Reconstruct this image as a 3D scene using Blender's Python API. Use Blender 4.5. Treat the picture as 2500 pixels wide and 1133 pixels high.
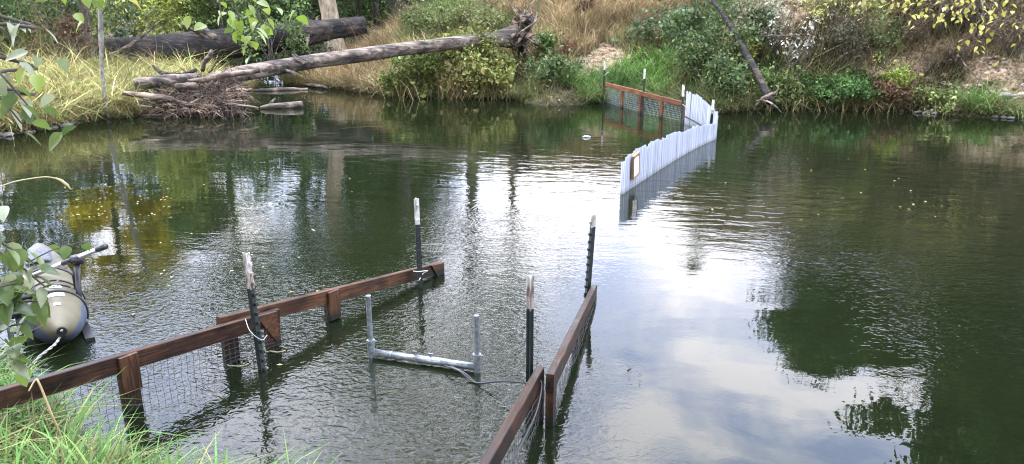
import bpy, bmesh, math, random
import numpy as np
from mathutils import Vector, Matrix

scene = bpy.context.scene
for o in list(bpy.data.objects):
    bpy.data.objects.remove(o)

# ------------------------------------------------------------------ camera
CAM_H, PITCH, FOC = 1.85, math.radians(16.0), 1812.0 / 2500.0
cam_data = bpy.data.cameras.new('camera')
cam = bpy.data.objects.new('camera', cam_data)
scene.collection.objects.link(cam)
cam.location = (0, 0, CAM_H)
cam.rotation_euler = (math.radians(90) - PITCH, 0, 0)
cam_data.sensor_width = 36.0
cam_data.lens = 36.0 * FOC
cam_data.clip_start = 0.05
cam_data.clip_end = 2000
scene.camera = cam

# ------------------------------------------------------------------ world, sun, exposure
CLOUD = 3.6
SUN_EL, SUN_AZ = math.radians(48), math.radians(282)      # azimuth clockwise from +Y
world = bpy.data.worlds.new('World')
scene.world = world
world.use_nodes = True
wn, wl = world.node_tree.nodes, world.node_tree.links
wn.clear()
w_out = wn.new('ShaderNodeOutputWorld')
w_sky = wn.new('ShaderNodeTexSky')
w_sky.sky_type = 'NISHITA'
w_sky.sun_disc = False
w_sky.sun_elevation = SUN_EL
w_sky.sun_rotation = SUN_AZ
w_sky.air_density = 1.0
w_sky.dust_density = 2.0
bg_sky = wn.new('ShaderNodeBackground')
bg_sky.inputs['Strength'].default_value = 0.12
wl.new(w_sky.outputs[0], bg_sky.inputs['Color'])
w_tc = wn.new('ShaderNodeTexCoord')
w_map = wn.new('ShaderNodeMapping')
w_map.inputs['Scale'].default_value = (1.0, 1.0, 2.2)
wl.new(w_tc.outputs['Generated'], w_map.inputs['Vector'])
w_noise = wn.new('ShaderNodeTexNoise')
w_noise.inputs['Scale'].default_value = 4.5
w_noise.inputs['Detail'].default_value = 7
w_noise.inputs['Roughness'].default_value = 0.55
w_noise.inputs['Distortion'].default_value = 0.4
wl.new(w_map.outputs[0], w_noise.inputs['Vector'])
w_ramp = wn.new('ShaderNodeValToRGB')
w_ramp.color_ramp.elements[0].position = 0.34
w_ramp.color_ramp.elements[0].color = (0.72, 0.72, 0.72, 1)
w_ramp.color_ramp.elements[1].position = 0.62
w_ramp.color_ramp.elements[1].color = (1, 1, 1, 1)
wl.new(w_noise.outputs[0], w_ramp.inputs[0])
bg_cloud = wn.new('ShaderNodeBackground')
bg_cloud.inputs['Color'].default_value = (0.80, 0.84, 1.0, 1)
bg_cloud.inputs['Strength'].default_value = 3.3
w_tint = wn.new('ShaderNodeValToRGB')
w_tint.color_ramp.elements[0].position = 0.40
w_tint.color_ramp.elements[0].color = (0.50, 0.60, 0.92, 1)
w_tint.color_ramp.elements[1].position = 0.60
w_tint.color_ramp.elements[1].color = (0.96, 0.94, 1.0, 1)
wl.new(w_noise.outputs[0], w_tint.inputs[0])
wl.new(w_tint.outputs[0], bg_cloud.inputs['Color'])
w_mix = wn.new('ShaderNodeMixShader')
wl.new(w_ramp.outputs[0], w_mix.inputs[0])
wl.new(bg_sky.outputs[0], w_mix.inputs[1])
wl.new(bg_cloud.outputs[0], w_mix.inputs[2])
# overcast sky grows brighter towards the zenith (CIE overcast law)
w_sep = wn.new('ShaderNodeSeparateXYZ'); wl.new(w_tc.outputs['Generated'], w_sep.inputs[0])
w_cie = wn.new('ShaderNodeMath'); w_cie.operation = 'MULTIPLY_ADD'; w_cie.use_clamp = False
w_clamp = wn.new('ShaderNodeClamp'); wl.new(w_sep.outputs['Z'], w_clamp.inputs['Value'])
wl.new(w_clamp.outputs[0], w_cie.inputs[0]); w_cie.inputs[1].default_value = 2.0 * CLOUD; w_cie.inputs[2].default_value = CLOUD
wl.new(w_cie.outputs[0], bg_cloud.inputs['Strength'])
wl.new(w_mix.outputs[0], w_out.inputs['Surface'])

sun_data = bpy.data.lights.new('sun', 'SUN')
sun_data.energy = 1.5
sun_data.angle = math.radians(12)
sun_data.color = (1.0, 0.93, 0.80)
sun = bpy.data.objects.new('sun', sun_data)
scene.collection.objects.link(sun)
_sd = Vector((math.sin(SUN_AZ) * math.cos(SUN_EL), math.cos(SUN_AZ) * math.cos(SUN_EL), math.sin(SUN_EL)))
sun.rotation_euler = _sd.to_track_quat('Z', 'Y').to_euler()

scene.view_settings.view_transform = 'Standard'
scene.view_settings.look = 'None'
scene.view_settings.gamma = 1.0
scene.view_settings.use_curve_mapping = False
scene.view_settings.exposure = 0.42
scene.render.engine = 'CYCLES'
cy = scene.cycles
cy.max_bounces = 7
cy.diffuse_bounces = 3
cy.glossy_bounces = 3
cy.transmission_bounces = 4
cy.transparent_max_bounces = 10
cy.caustics_reflective = False
cy.caustics_refractive = False
cy.sample_clamp_indirect = 8
cy.use_denoising = True
cy.filter_width = 1.15

# ------------------------------------------------------------------ helpers
rng = np.random.default_rng(7)
random.seed(7)
COL = scene.collection
_p = PITCH
C0 = np.array([0, 0, CAM_H])
FWD = np.array([0, math.cos(_p), -math.sin(_p)])
UPV = np.array([0, math.sin(_p), math.cos(_p)])
RGT = np.array([1.0, 0, 0])

def ray(px, py):
    return FWD + RGT * ((px - 1250) / 1812.0) - UPV * ((py - 566.5) / 1812.0)
def W(px, py, z=0.0):
    d = ray(px, py)
    return C0 + d * ((z - CAM_H) / d[2])
def D(px, py, Y):
    d = ray(px, py)
    return C0 + d * (Y / d[1])
def zat(y, py):
    v = -(py - 566.5) / 1812.0
    return CAM_H + y * (v * math.cos(_p) - math.sin(_p)) / (math.cos(_p) + v * math.sin(_p))

def tag(o, label=None, cat=None, group=None, kind=None):
    if label: o['label'] = label
    if cat: o['category'] = cat
    if group: o['group'] = group
    if kind: o['kind'] = kind
    return o

WMAT = {}
def empty(name, loc=(0, 0, 0), label=None, cat=None, group=None):
    o = bpy.data.objects.new(name, None)
    COL.objects.link(o)
    o.location = tuple(map(float, loc))
    o.empty_display_size = 0.1
    WMAT[o.name] = Matrix.Translation(o.location)
    return tag(o, label, cat, group)

def link(name, me, parent=None, mat=None):
    """links a mesh whose coordinates are world coordinates, or placed by the world matrix mat"""
    o = bpy.data.objects.new(name, me)
    COL.objects.link(o)
    m = mat if mat is not None else Matrix.Identity(4)
    o.matrix_basis = m
    WMAT[o.name] = m.copy()
    if parent is not None:
        o.parent = parent
        o.matrix_parent_inverse = WMAT[parent.name].inverted()
    return o

def frame(origin, x, y, z):
    m = Matrix.Identity(4)
    for i, a in enumerate((x, y, z)):
        for k in range(3): m[k][i] = float(a[k])
    for k in range(3): m[k][3] = float(origin[k])
    return m

def np_mesh(name, verts, faces, col=None, mat=None, smooth=False):
    """verts (n,3); faces: list of int arrays, each (m,k); col (n,3) -> point attribute Col"""
    me = bpy.data.meshes.new(name)
    verts = np.asarray(verts, dtype=np.float32)
    fl = [np.asarray(f, dtype=np.int32) for f in faces if len(f)]
    lv = np.concatenate([f.ravel() for f in fl])
    sizes = np.concatenate([np.full(len(f), f.shape[1], dtype=np.int32) for f in fl])
    starts = np.concatenate([[0], np.cumsum(sizes)[:-1]]).astype(np.int32)
    me.vertices.add(len(verts)); me.vertices.foreach_set('co', verts.ravel())
    me.loops.add(len(lv)); me.loops.foreach_set('vertex_index', lv)
    me.polygons.add(len(sizes)); me.polygons.foreach_set('loop_start', starts)
    try: me.polygons.foreach_set('loop_total', sizes)
    except Exception: pass
    if smooth: me.polygons.foreach_set('use_smooth', np.ones(len(sizes), dtype=bool))
    if col is not None:
        a = me.attributes.new('Col', 'FLOAT_COLOR', 'POINT')
        c4 = np.ones((len(verts), 4), dtype=np.float32); c4[:, :3] = col
        a.data.foreach_set('color', c4.ravel())
    me.update(calc_edges=True)
    if mat: me.materials.append(mat)
    return me

class MB:
    """collects simple shapes, one mesh object"""
    def __init__(s): s.v = []; s.f = []; s.c = []
    def add(s, verts, faces, col=None):
        b = len(s.v)
        s.v += [tuple(map(float, q)) for q in verts]
        s.f += [tuple(b + i for i in f) for f in faces]
        if col is not None: s.c += [col] * len(verts)
        return s
    def box(s, c, ax, half, taper=None):
        """c centre, ax three unit axes, half three half sizes"""
        c = np.array(c); A = [np.array(a) for a in ax]
        v = []
        for k in (-1, 1):
            for j in (-1, 1):
                for i in (-1, 1):
                    v.append(c + A[0]*half[0]*i + A[1]*half[1]*j + A[2]*half[2]*k)
        return s.add(v, [(0,2,3,1),(4,5,7,6),(0,1,5,4),(2,6,7,3),(0,4,6,2),(1,3,7,5)])
    def beam(s, a, b, up, w, h, bev=0.003):
        """bar of rectangular section from a to b: w across, h along up; chamfered edges"""
        a = np.array(a, float); b = np.array(b, float); d = b - a; d /= np.linalg.norm(d)
        side = np.cross(d, up); side /= np.linalg.norm(side); u2 = np.cross(side, d)
        W2, H2 = w/2, h/2; e = min(bev, W2*.5, H2*.5)
        sec = [(-W2+e,-H2),(W2-e,-H2),(W2,-H2+e),(W2,H2-e),(W2-e,H2),(-W2+e,H2),(-W2,H2-e),(-W2,-H2+e)]
        v = [a + side*x + u2*y for x, y in sec] + [b + side*x + u2*y for x, y in sec]
        f = [(i, (i+1) % 8, 8+(i+1) % 8, 8+i) for i in range(8)]
        f += [tuple(range(7, -1, -1)), tuple(range(8, 16))]
        return s.add(v, f)
    def tube(s, pts, rad, n=8, cap=True, col=None):
        pts = [np.array(q, float) for q in pts]; m = len(pts)
        if not hasattr(rad, '__len__'): rad = [rad]*m
        t0 = pts[1]-pts[0]; t0 /= np.linalg.norm(t0)
        ref = np.array([0,0,1.]) if abs(t0[2]) < .9 else np.array([1.,0,0])
        x = np.cross(t0, ref); x /= np.linalg.norm(x)
        v = []
        for i in range(m):
            t = pts[min(i+1, m-1)] - pts[max(i-1, 0)]; t /= (np.linalg.norm(t)+1e-12)
            x = x - t*np.dot(x, t); x /= (np.linalg.norm(x)+1e-12)
            y = np.cross(t, x)
            for k in range(n):
                a = 2*math.pi*k/n
                v.append(pts[i] + (x*math.cos(a)+y*math.sin(a))*rad[i])
        f = []
        for i in range(m-1):
            for k in range(n):
                f.append((i*n+k, i*n+(k+1) % n, (i+1)*n+(k+1) % n, (i+1)*n+k))
        if cap:
            f.append(tuple(range(n-1, -1, -1))); f.append(tuple(range((m-1)*n, m*n)))
        return s.add(v, f, col)
    def mesh(s, name, mat, smooth=False):
        me = bpy.data.meshes.new(name); me.from_pydata(s.v, [], s.f)
        if smooth: me.polygons.foreach_set('use_smooth', [True]*len(me.polygons))
        if s.c:
            a = me.attributes.new('Col', 'FLOAT_COLOR', 'POINT')
            a.data.foreach_set('color', np.array([tuple(c)+(1,) for c in s.c], dtype=np.float32).ravel())
        me.update()
        if mat: me.materials.append(mat)
        return me
    def build(s, name, mat, parent=None, smooth=False):
        return link(name, s.mesh(name, mat, smooth), parent)

def plank(name, a, b, up, w, h, mat, parent=None, bev=.003):
    """a board from a to b with its grain along it: w across, h along up"""
    a = np.array(a, float); b = np.array(b, float); L = np.linalg.norm(b-a); d = (b-a)/L
    side = np.cross(up, d); side /= np.linalg.norm(side); u2 = np.cross(d, side)
    mb = MB(); mb.beam((0, 0, 0), (L, 0, 0), (0, 0, 1), w, h, bev)
    return link(name, mb.mesh(name, mat), parent, frame(a, d, side, u2))

def spline(pts, n):
    """Catmull-Rom through pts (any dimension), n samples"""
    P = np.array(pts, float)
    P = np.vstack([2*P[0]-P[1], P, 2*P[-1]-P[-2]])
    out = []
    segs = len(P)-3
    for q in np.linspace(0, segs-1e-6, n):
        i = int(q); t = q-i
        a, b, c, d = P[i:i+4]
        out.append(.5*((2*b)+(-a+c)*t+(2*a-5*b+4*c-d)*t*t+(-a+3*b-3*c+d)*t**3))
    return np.array(out)

_tab = np.random.default_rng(3).random((64, 64, 64)).astype(np.float32)
def vnoise(p):
    """value noise 0..1, p (n,3)"""
    p = np.asarray(p, float); i = np.floor(p).astype(int); f = p-i; f = f*f*(3-2*f)
    r = 0
    for dx in (0, 1):
        for dy in (0, 1):
            for dz in (0, 1):
                w = (f[:, 0] if dx else 1-f[:, 0])*(f[:, 1] if dy else 1-f[:, 1])*(f[:, 2] if dz else 1-f[:, 2])
                r = r + w*_tab[(i[:, 0]+dx) & 63, (i[:, 1]+dy) & 63, (i[:, 2]+dz) & 63]
    return r
def fbm(p, oct=4):
    p = np.asarray(p, float); r = 0; a = .5
    for _ in range(oct):
        r = r + a*vnoise(p); p = p*2.03+7.1; a *= .5
    return r

# ------------------------------------------------------------------ materials
def new_mat(name):
    m = bpy.data.materials.new(name); m.use_nodes = True
    nt = m.node_tree
    return m, nt.nodes, nt.links, nt.nodes['Principled BSDF']

def ramp(N, L, src, stops):
    r = N.new('ShaderNodeValToRGB'); e = r.color_ramp.elements
    while len(e) < len(stops): e.new(0.5)
    for k, (pos, c) in enumerate(stops):
        e[k].position = pos; e[k].color = tuple(c)+(1,)
    L.new(src, r.inputs[0])
    return r

def noise(N, L, vec, scale, detail=5, rough=.6, dist=0.0, mscale=None):
    if mscale is not None:
        mp = N.new('ShaderNodeMapping'); mp.inputs['Scale'].default_value = mscale
        L.new(vec, mp.inputs['Vector']); vec = mp.outputs[0]
    t = N.new('ShaderNodeTexNoise')
    t.inputs['Scale'].default_value = scale; t.inputs['Detail'].default_value = detail
    t.inputs['Roughness'].default_value = rough; t.inputs['Distortion'].default_value = dist
    L.new(vec, t.inputs['Vector'])
    return t

def bump(N, L, h, strength, dist, bsdf):
    b = N.new('ShaderNodeBump'); b.inputs['Strength'].default_value = strength; b.inputs['Distance'].default_value = dist
    L.new(h, b.inputs['Height']); L.new(b.outputs[0], bsdf.inputs['Normal'])
    return b

def simple(name, stops, scale=8, rough=.6, mscale=None, bumpd=0.0, metal=0.0, detail=5, coord='Object', spec=.5):
    m, N, L, B = new_mat(name)
    tc = N.new('ShaderNodeTexCoord')
    n = noise(N, L, tc.outputs[coord], scale, detail, .65, 0.3, mscale)
    r = ramp(N, L, n.outputs[0], stops)
    L.new(r.outputs[0], B.inputs['Base Color'])
    B.inputs['Roughness'].default_value = rough
    B.inputs['Metallic'].default_value = metal
    B.inputs['Specular IOR Level'].default_value = spec
    if bumpd: bump(N, L, n.outputs[0], 1.0, bumpd, B)
    return m

def leaf_material(name, trans=.35, rough=.5, spec=.35, gain=1.0):
    m, N, L, B = new_mat(name)
    at = N.new('ShaderNodeAttribute'); at.attribute_name = 'Col'
    B.inputs['Roughness'].default_value = rough
    B.inputs['Specular IOR Level'].default_value = spec
    L.new(at.outputs['Color'], B.inputs['Base Color'])
    tr = N.new('ShaderNodeBsdfTranslucent'); L.new(at.outputs['Color'], tr.inputs['Color'])
    mx = N.new('ShaderNodeMixShader'); mx.inputs[0].default_value = trans
    out = [n for n in N if n.type == 'OUTPUT_MATERIAL'][0]
    L.new(B.outputs[0], mx.inputs[1]); L.new(tr.outputs[0], mx.inputs[2]); L.new(mx.outputs[0], out.inputs['Surface'])
    return m

M = {}
M['leaf'] = leaf_material('leaf', .3, .5, .2)
M['grass'] = leaf_material('grass_blade', .2, .65, .12)

def wood_material(name, stops, rough=.45, axis=0):
    m, N, L, B = new_mat(name)
    tc = N.new('ShaderNodeTexCoord')
    oi = N.new('ShaderNodeObjectInfo'); ov = N.new('ShaderNodeVectorMath'); ov.operation = 'MULTIPLY_ADD'     # every board its own grain
    L.new(oi.outputs['Random'], ov.inputs[0]); ov.inputs[1].default_value = (37, 53, 29); L.new(tc.outputs['Object'], ov.inputs[2])
    g = noise(N, L, ov.outputs[0], 1.0, 6, .65, 1.2, (3.0, 60.0, 60.0))
    blot = noise(N, L, ov.outputs[0], 4.0, 4, .6, .5)
    ad = N.new('ShaderNodeMath'); ad.operation = 'MULTIPLY_ADD'; ad.inputs[1].default_value = .55
    L.new(g.outputs[0], ad.inputs[0])
    ml = N.new('ShaderNodeMath'); ml.operation = 'MULTIPLY'; ml.inputs[1].default_value = .45
    L.new(blot.outputs[0], ml.inputs[0]); L.new(ml.outputs[0], ad.inputs[2])
    rb = N.new('ShaderNodeMath'); rb.operation = 'MULTIPLY_ADD'; rb.inputs[1].default_value = .09; L.new(oi.outputs['Random'], rb.inputs[0])
    rs = N.new('ShaderNodeMath'); rs.operation = 'ADD'; rs.inputs[1].default_value = -.055; L.new(ad.outputs[0], rs.inputs[0]); L.new(rs.outputs[0], rb.inputs[2])
    r = ramp(N, L, rb.outputs[0], stops)
    L.new(r.outputs[0], B.inputs['Base Color'])
    rr = ramp(N, L, blot.outputs[0], [(.35, (rough-.12,)*3), (.65, (rough+.2,)*3)])
    L.new(rr.outputs[0], B.inputs['Roughness'])
    bump(N, L, g.outputs[0], .7, .0015, B)
    B.inputs['Specular IOR Level'].default_value = .22
    # algae and damp stain up to a hand's width above the waterline
    ge = N.new('ShaderNodeNewGeometry'); sx = N.new('ShaderNodeSeparateXYZ'); L.new(ge.outputs['Position'], sx.inputs[0])
    jm = N.new('ShaderNodeMath'); jm.operation = 'MULTIPLY_ADD'; jm.inputs[1].default_value = .10; L.new(blot.outputs[0], jm.inputs[0]); 
    ng = N.new('ShaderNodeMath'); ng.operation = 'MULTIPLY'; ng.inputs[1].default_value = -1; L.new(sx.outputs['Z'], ng.inputs[0]); L.new(ng.outputs[0], jm.inputs[2])
    mr = N.new('ShaderNodeMapRange'); mr.inputs['From Min'].default_value = -.03; mr.inputs['From Max'].default_value = .03; L.new(jm.outputs[0], mr.inputs['Value'])
    mx = N.new('ShaderNodeMix'); mx.data_type = 'RGBA'; L.new(mr.outputs[0], mx.inputs[0]); L.new(r.outputs[0], mx.inputs[6]); mx.inputs[7].default_value = (.008, .010, .006, 1)
    L.new(mx.outputs[2], B.inputs['Base Color'])
    return m
M['wood'] = wood_material('wet_brown_lumber', [(.38, (.007, .004, .003)), (.5, (.030, .014, .007)), (.66, (.12, .054, .022))])
M['wood_top'] = M['wood']
M['wood_far'] = wood_material('reddish_brown_lumber', [(.36, (.05, .018, .009)), (.5, (.115, .045, .02)), (.64, (.20, .09, .045))], .6)
M['steel_green'] = simple('dark_green_post_paint', [(.35, (.006, .010, .009)), (.7, (.016, .026, .022))], 30, .45)
M['post_white'] = simple('chipped_white_post_paint', [(.30, (.12, .06, .03)), (.40, (.34, .32, .28)), (.5, (.55, .54, .50))], 26, .5, (1, 1, .35))
M['post_white_rusty'] = simple('rusty_white_post_paint', [(.36, (.045, .026, .018)), (.46, (.17, .13, .10)), (.56, (.44, .42, .38))], 20, .55, (1, 1, .3))
M['galv'] = simple('galvanised_steel', [(.35, (.15, .175, .18)), (.65, (.34, .37, .38))], 40, .38, None, 0, .8)
M['black_net'] = simple('black_netting', [(.3, (.012, .012, .012)), (.7, (.03, .03, .028))], 30, .6)
M['pale_net'] = simple('pale_netting', [(.3, (.20, .26, .23)), (.7, (.32, .38, .35))], 30, .6)
M['wire'] = simple('pale_wire', [(.3, (.35, .36, .33)), (.7, (.55, .56, .52))], 30, .4)
M['cable'] = simple('black_cable', [(.3, (.010, .011, .013)), (.7, (.025, .027, .030))], 20, .35)
M['white_rope'] = simple('white_rope', [(.3, (.30, .30, .28)), (.7, (.52, .52, .50))], 120, .8, None, .002)
M['pvc'] = simple('grey_plastic_pipe', [(.30, (.125, .142, .168)), (.62, (.172, .197, .235))], 3, .38, (1, 1, .25))
M['pvc_dirty'] = simple('stained_plastic_pipe', [(.36, (.09, .09, .085)), (.52, (.22, .245, .28)), (.68, (.28, .32, .37))], 9, .45, (1, 1, .12))
for _k in ('pvc', 'pvc_dirty'):
    _nt = M[_k].node_tree; _b = _nt.nodes['Principled BSDF']; _src = _b.inputs['Base Color'].links[0].from_socket
    _oi = _nt.nodes.new('ShaderNodeObjectInfo'); _mr = _nt.nodes.new('ShaderNodeMapRange'); _mr.inputs['To Min'].default_value = .84; _mr.inputs['To Max'].default_value = 1.06
    _nt.links.new(_oi.outputs['Random'], _mr.inputs['Value'])
    _mx = _nt.nodes.new('ShaderNodeMix'); _mx.data_type = 'RGBA'; _mx.blend_type = 'MULTIPLY'; _mx.inputs[0].default_value = 1
    _nt.links.new(_src, _mx.inputs[6]); _nt.links.new(_mr.outputs[0], _mx.inputs[7]); _ge = _nt.nodes.new('ShaderNodeNewGeometry'); _sx = _nt.nodes.new('ShaderNodeSeparateXYZ'); _nt.links.new(_ge.outputs['Position'], _sx.inputs[0])
    _al = _nt.nodes.new('ShaderNodeMapRange'); _al.inputs['From Min'].default_value = .055; _al.inputs['From Max'].default_value = -.005; _al.inputs['To Max'].default_value = .75
    _nt.links.new(_sx.outputs['Z'], _al.inputs['Value'])
    _m2 = _nt.nodes.new('ShaderNodeMix'); _m2.data_type = 'RGBA'; _m2.inputs[7].default_value = (.055, .060, .045, 1)
    _nt.links.new(_al.outputs[0], _m2.inputs[0]); _nt.links.new(_mx.outputs[2], _m2.inputs[6]); _nt.links.new(_m2.outputs[2], _b.inputs['Base Color'])
M['bark_dark'] = None
def bark(name, stops, scale=7, stretch=.16, bd=.03, rough=.85):
    m, N, L, B = new_mat(name)
    tc = N.new('ShaderNodeTexCoord')
    n1 = noise(N, L, tc.outputs['Object'], scale, 8, .7, .6, (stretch, 1, 1))
    n2 = noise(N, L, tc.outputs['Object'], scale*.22, 3, .5)
    a = N.new('ShaderNodeMath'); a.operation = 'MULTIPLY_ADD'; a.inputs[1].default_value = .65
    b = N.new('ShaderNodeMath'); b.operation = 'MULTIPLY'; b.inputs[1].default_value = .35
    L.new(n2.outputs[0], b.inputs[0]); L.new(n1.outputs[0], a.inputs[0]); L.new(b.outputs[0], a.inputs[2])
    r = ramp(N, L, a.outputs[0], stops)
    L.new(r.outputs[0], B.inputs['Base Color']); B.inputs['Roughness'].default_value = rough
    bump(N, L, n1.outputs[0], 1.0, bd, B)
    return m
M['bark_dark'] = bark('furrowed_dark_bark', [(.43, (.004, .0035, .0035)), (.50, (.013, .010, .009)), (.59, (.070, .050, .035))], 9, .12, .08)
M['bark_grey'] = bark('weathered_grey_wood', [(.42, (.014, .011, .009)), (.50, (.080, .062, .046)), (.58, (.22, .175, .13))], 11, .09, .04)
M['drift'] = bark('driftwood', [(.42, (.018, .013, .009)), (.5, (.085, .06, .042)), (.58, (.25, .19, .135))], 10, .12, .01)
M['root'] = bark('root_wood', [(.42, (.008, .005, .003)), (.5, (.045, .028, .017)), (.58, (.21, .145, .09))], 12, .3, .015)
M['trunk'] = simple('tree_bark', [(.32, (.028, .024, .020)), (.5, (.075, .064, .050)), (.68, (.16, .145, .12))], 9, .9, (1, 1, .25), .02)
M['trunk_pale'] = simple('pale_mottled_bark', [(.32, (.10, .08, .05)), (.5, (.26, .21, .14)), (.68, (.42, .36, .26))], 6, .9, (1, 1, .4), .03)
M['stone'] = simple('river_stone', [(.3, (.07, .065, .06)), (.5, (.16, .15, .14)), (.7, (.27, .25, .23))], 6, .75, None, .01)
M['stone_tan'] = simple('tan_bank_stone', [(.3, (.16, .12, .085)), (.5, (.30, .24, .18)), (.7, (.44, .38, .31))], 6, .85, None, .01)
WAVE = [.006, .0011, .0042, .0034, .0003, .0002, .00003]
# ------------------------------------------------------------------ terrain
def wp(px, py):
    q = W(px, py); return (q[0], q[1])
FAR = [(-60, 14.0), (-25, 12.6), (-12.5, 11.6), wp(0, 332), wp(100, 318), wp(250, 292), wp(340, 284), (-7.7, 15.8), (-7.6, 17.5),
       wp(600, 226), (-7.6, 22.0), (-9.5, 26.5), (-11.5, 31), (-9.8, 31.5), (-8.0, 27), wp(700, 206), wp(770, 212), wp(850, 219),
       wp(930, 231), wp(1000, 237), wp(1100, 241), wp(1250, 243), wp(1340, 260), wp(1420, 254), wp(1480, 249), wp(1580, 251), wp(1680, 268), wp(1750, 277),
       wp(1850, 266), wp(1980, 268), wp(2100, 270), wp(2260, 275), wp(2400, 287), wp(2500, 290), (14, 13.6), (25, 11.5), (60, 9)]
NEAR = [(60, -9), (25, -1.5), (8, .6), (3, 1.2), (1.2, 1.6), (.2, 1.95), (-.5, 2.1), (-1.1, 2.42), (-1.6, 2.55), (-2.0, 2.80), (-2.35, 3.25), (-2.8, 3.55), (-3.4, 3.7), (-4.5, 3.7), (-8, 3.2), (-25, 2.6), (-60, 3)]
POLY = np.array(FAR + NEAR)

def sdf(x, y):
    """distance to the shore, positive on land"""
    x = np.asarray(x, float); y = np.asarray(y, float)
    best = np.full(x.shape, 1e9); inside = np.zeros(x.shape, bool)
    n = len(POLY)
    for i in range(n):
        ax, ay = POLY[i]; bx, by = POLY[(i+1) % n]
        dx, dy = bx-ax, by-ay
        t = np.clip(((x-ax)*dx+(y-ay)*dy)/(dx*dx+dy*dy), 0, 1)
        best = np.minimum(best, np.hypot(x-ax-t*dx, y-ay-t*dy))
        if ay != by:
            c = ((ay > y) != (by > y)) & (x < (bx-ax)*(y-ay)/(by-ay)+ax)
            inside ^= c
    return np.where(inside, -best, best)

def sstep(a, b, t):
    t = np.clip((t-a)/(b-a), 0, 1); return t*t*(3-2*t)

P_FLAT = ([0, .5, 2, 5, 12, 25, 80, 400], [.04, .20, .40, .58, 1.0, 2.0, 5, 9])
P_MID = ([0, .5, 1, 2, 4, 8, 14, 40, 400], [.04, .22, .5, 1.1, 1.95, 3.0, 3.6, 5, 9])
P_STEEP = ([0, .4, 1, 2, 3, 5, 10, 40, 400], [.04, .25, .95, 2.2, 3.3, 4.3, 4.8, 5.5, 9])
P_NEAR = ([0, .4, 1.5, 5, 12, 400], [.02, .10, .24, .5, .8, 3])

def height(x, y):
    x = np.asarray(x, float); y = np.asarray(y, float)
    s = sdf(x, y)
    nz = np.stack([x, y, np.zeros_like(x)], -1).reshape(-1, 3)
    n1 = (fbm(nz*.45+3, 3).reshape(x.shape)-.44)
    n2 = (fbm(nz*2.3+11, 4).reshape(x.shape)-.47)
    s2 = np.maximum(s+n1*1.2*sstep(.3, 2, s), 0)
    f = np.interp(s2, *P_FLAT); m = np.interp(s2, *P_MID); st = np.interp(s2, *P_STEEP); nr = np.interp(s, *P_NEAR)
    wm = sstep(-6, -2.5, x); ws = sstep(3.6, 6.5, x)
    z = f*(1-wm)+m*wm; z = z*(1-ws)+st*ws
    wn_ = sstep(9, 6, y)
    z = z*(1-wn_)+nr*wn_
    z = z+n2*(.30*sstep(0, 1.5, s))*(1-wn_*.7)
    deep = -np.interp(-s, [0, .3, 1, 3, 6], [0, .14, .45, .9, 1.3])+n2*.10*sstep(.2, 1.0, -s)
    return np.where(s > 0, np.maximum(z, .012), np.minimum(deep, -.004))

def H1(x, y):
    return float(height(np.array([x]), np.array([y]))[0])

_T = np.concatenate([np.arange(1.2, 40, .04), np.arange(40, 90, .5)])
def hit(px, py):
    d = ray(px, py); p = C0+_T[:, None]*d
    h = height(p[:, 0], p[:, 1]); k = np.nonzero(p[:, 2] < np.maximum(h, 0))[0]
    i = k[0] if len(k) else len(_T)-1
    return p[i]

# ---- vegetation zones: each seed is a spot in the view; a plan point takes the nearest seed's kind
ZS = [(40, 290, 'straw'), (150, 240, 'straw'), (230, 200, 'straw'), (310, 190, 'straw'), (280, 262, 'straw'), (90, 180, 'brush'), (160, 130, 'brush'),
      (720, 196, 'moss'), (790, 190, 'dry'), (880, 190, 'dry'), (950, 190, 'dry'), (930, 120, 'dry'), (1000, 90, 'green'), (1100, 60, 'green'), (1040, 220, 'green'), (1130, 215, 'dry'),
      (1200, 60, 'green'), (1250, 30, 'dry'), (1340, 40, 'dry'), (1450, 50, 'dry'), (1560, 50, 'dry'), (1320, 120, 'dryg'), (1390, 110, 'dry'), (1560, 110, 'dryg'), (1470, 150, 'bare'), (1420, 165, 'bare'), (1260, 220, 'green'),
      (1540, 165, 'lush'), (1620, 185, 'lush'), (1580, 210, 'lush'), (1430, 215, 'lush'), (1340, 235, 'mud'), (1300, 200, 'dryg'), (1700, 90, 'weed'), (1700, 200, 'weed'), (1760, 240, 'weed'), (1650, 20, 'dry'),
      (1850, 60, 'bareb'), (1880, 180, 'weed'), (1960, 150, 'brush'), (2040, 230, 'green'), (2180, 120, 'bareb'), (2300, 150, 'bare'), (2430, 180, 'bare'), (2480, 230, 'bare'), (2240, 235, 'brush'),
      (2330, 50, 'brush'), (2470, 60, 'brush'), (2330, 270, 'mud'), (2400, 272, 'lush'), (2600, 200, 'bare'), (2700, 100, 'brush')]
_zp = np.array([hit(a, b) for a, b, _ in ZS]); _zk = [k for _, _, k in ZS]
KINDS = sorted(set(_zk)); _zi = np.array([KINDS.index(k) for k in _zk])
def zone(x, y, z):
    """index into KINDS for plan points on the far side"""
    n = len(x); out = np.zeros(n, int)
    j = np.stack([x, y, z], -1)
    jx = (fbm(j*1.3+5, 3)-.45)*2.0; jz = (fbm(j*1.3+25, 3)-.45)*1.2
    for a in range(0, n, 20000):
        q = slice(a, a+20000)
        d = (x[q, None]+jx[q, None]-_zp[None, :, 0])**2+.6*(y[q, None]-_zp[None, :, 1])**2+1.6*(z[q, None]+jz[q, None]-_zp[None, :, 2])**2
        out[q] = _zi[np.argmin(d, 1)]
    return out
BARE = np.array([k in ('bare', 'bareb', 'mud') for k in KINDS])

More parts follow.
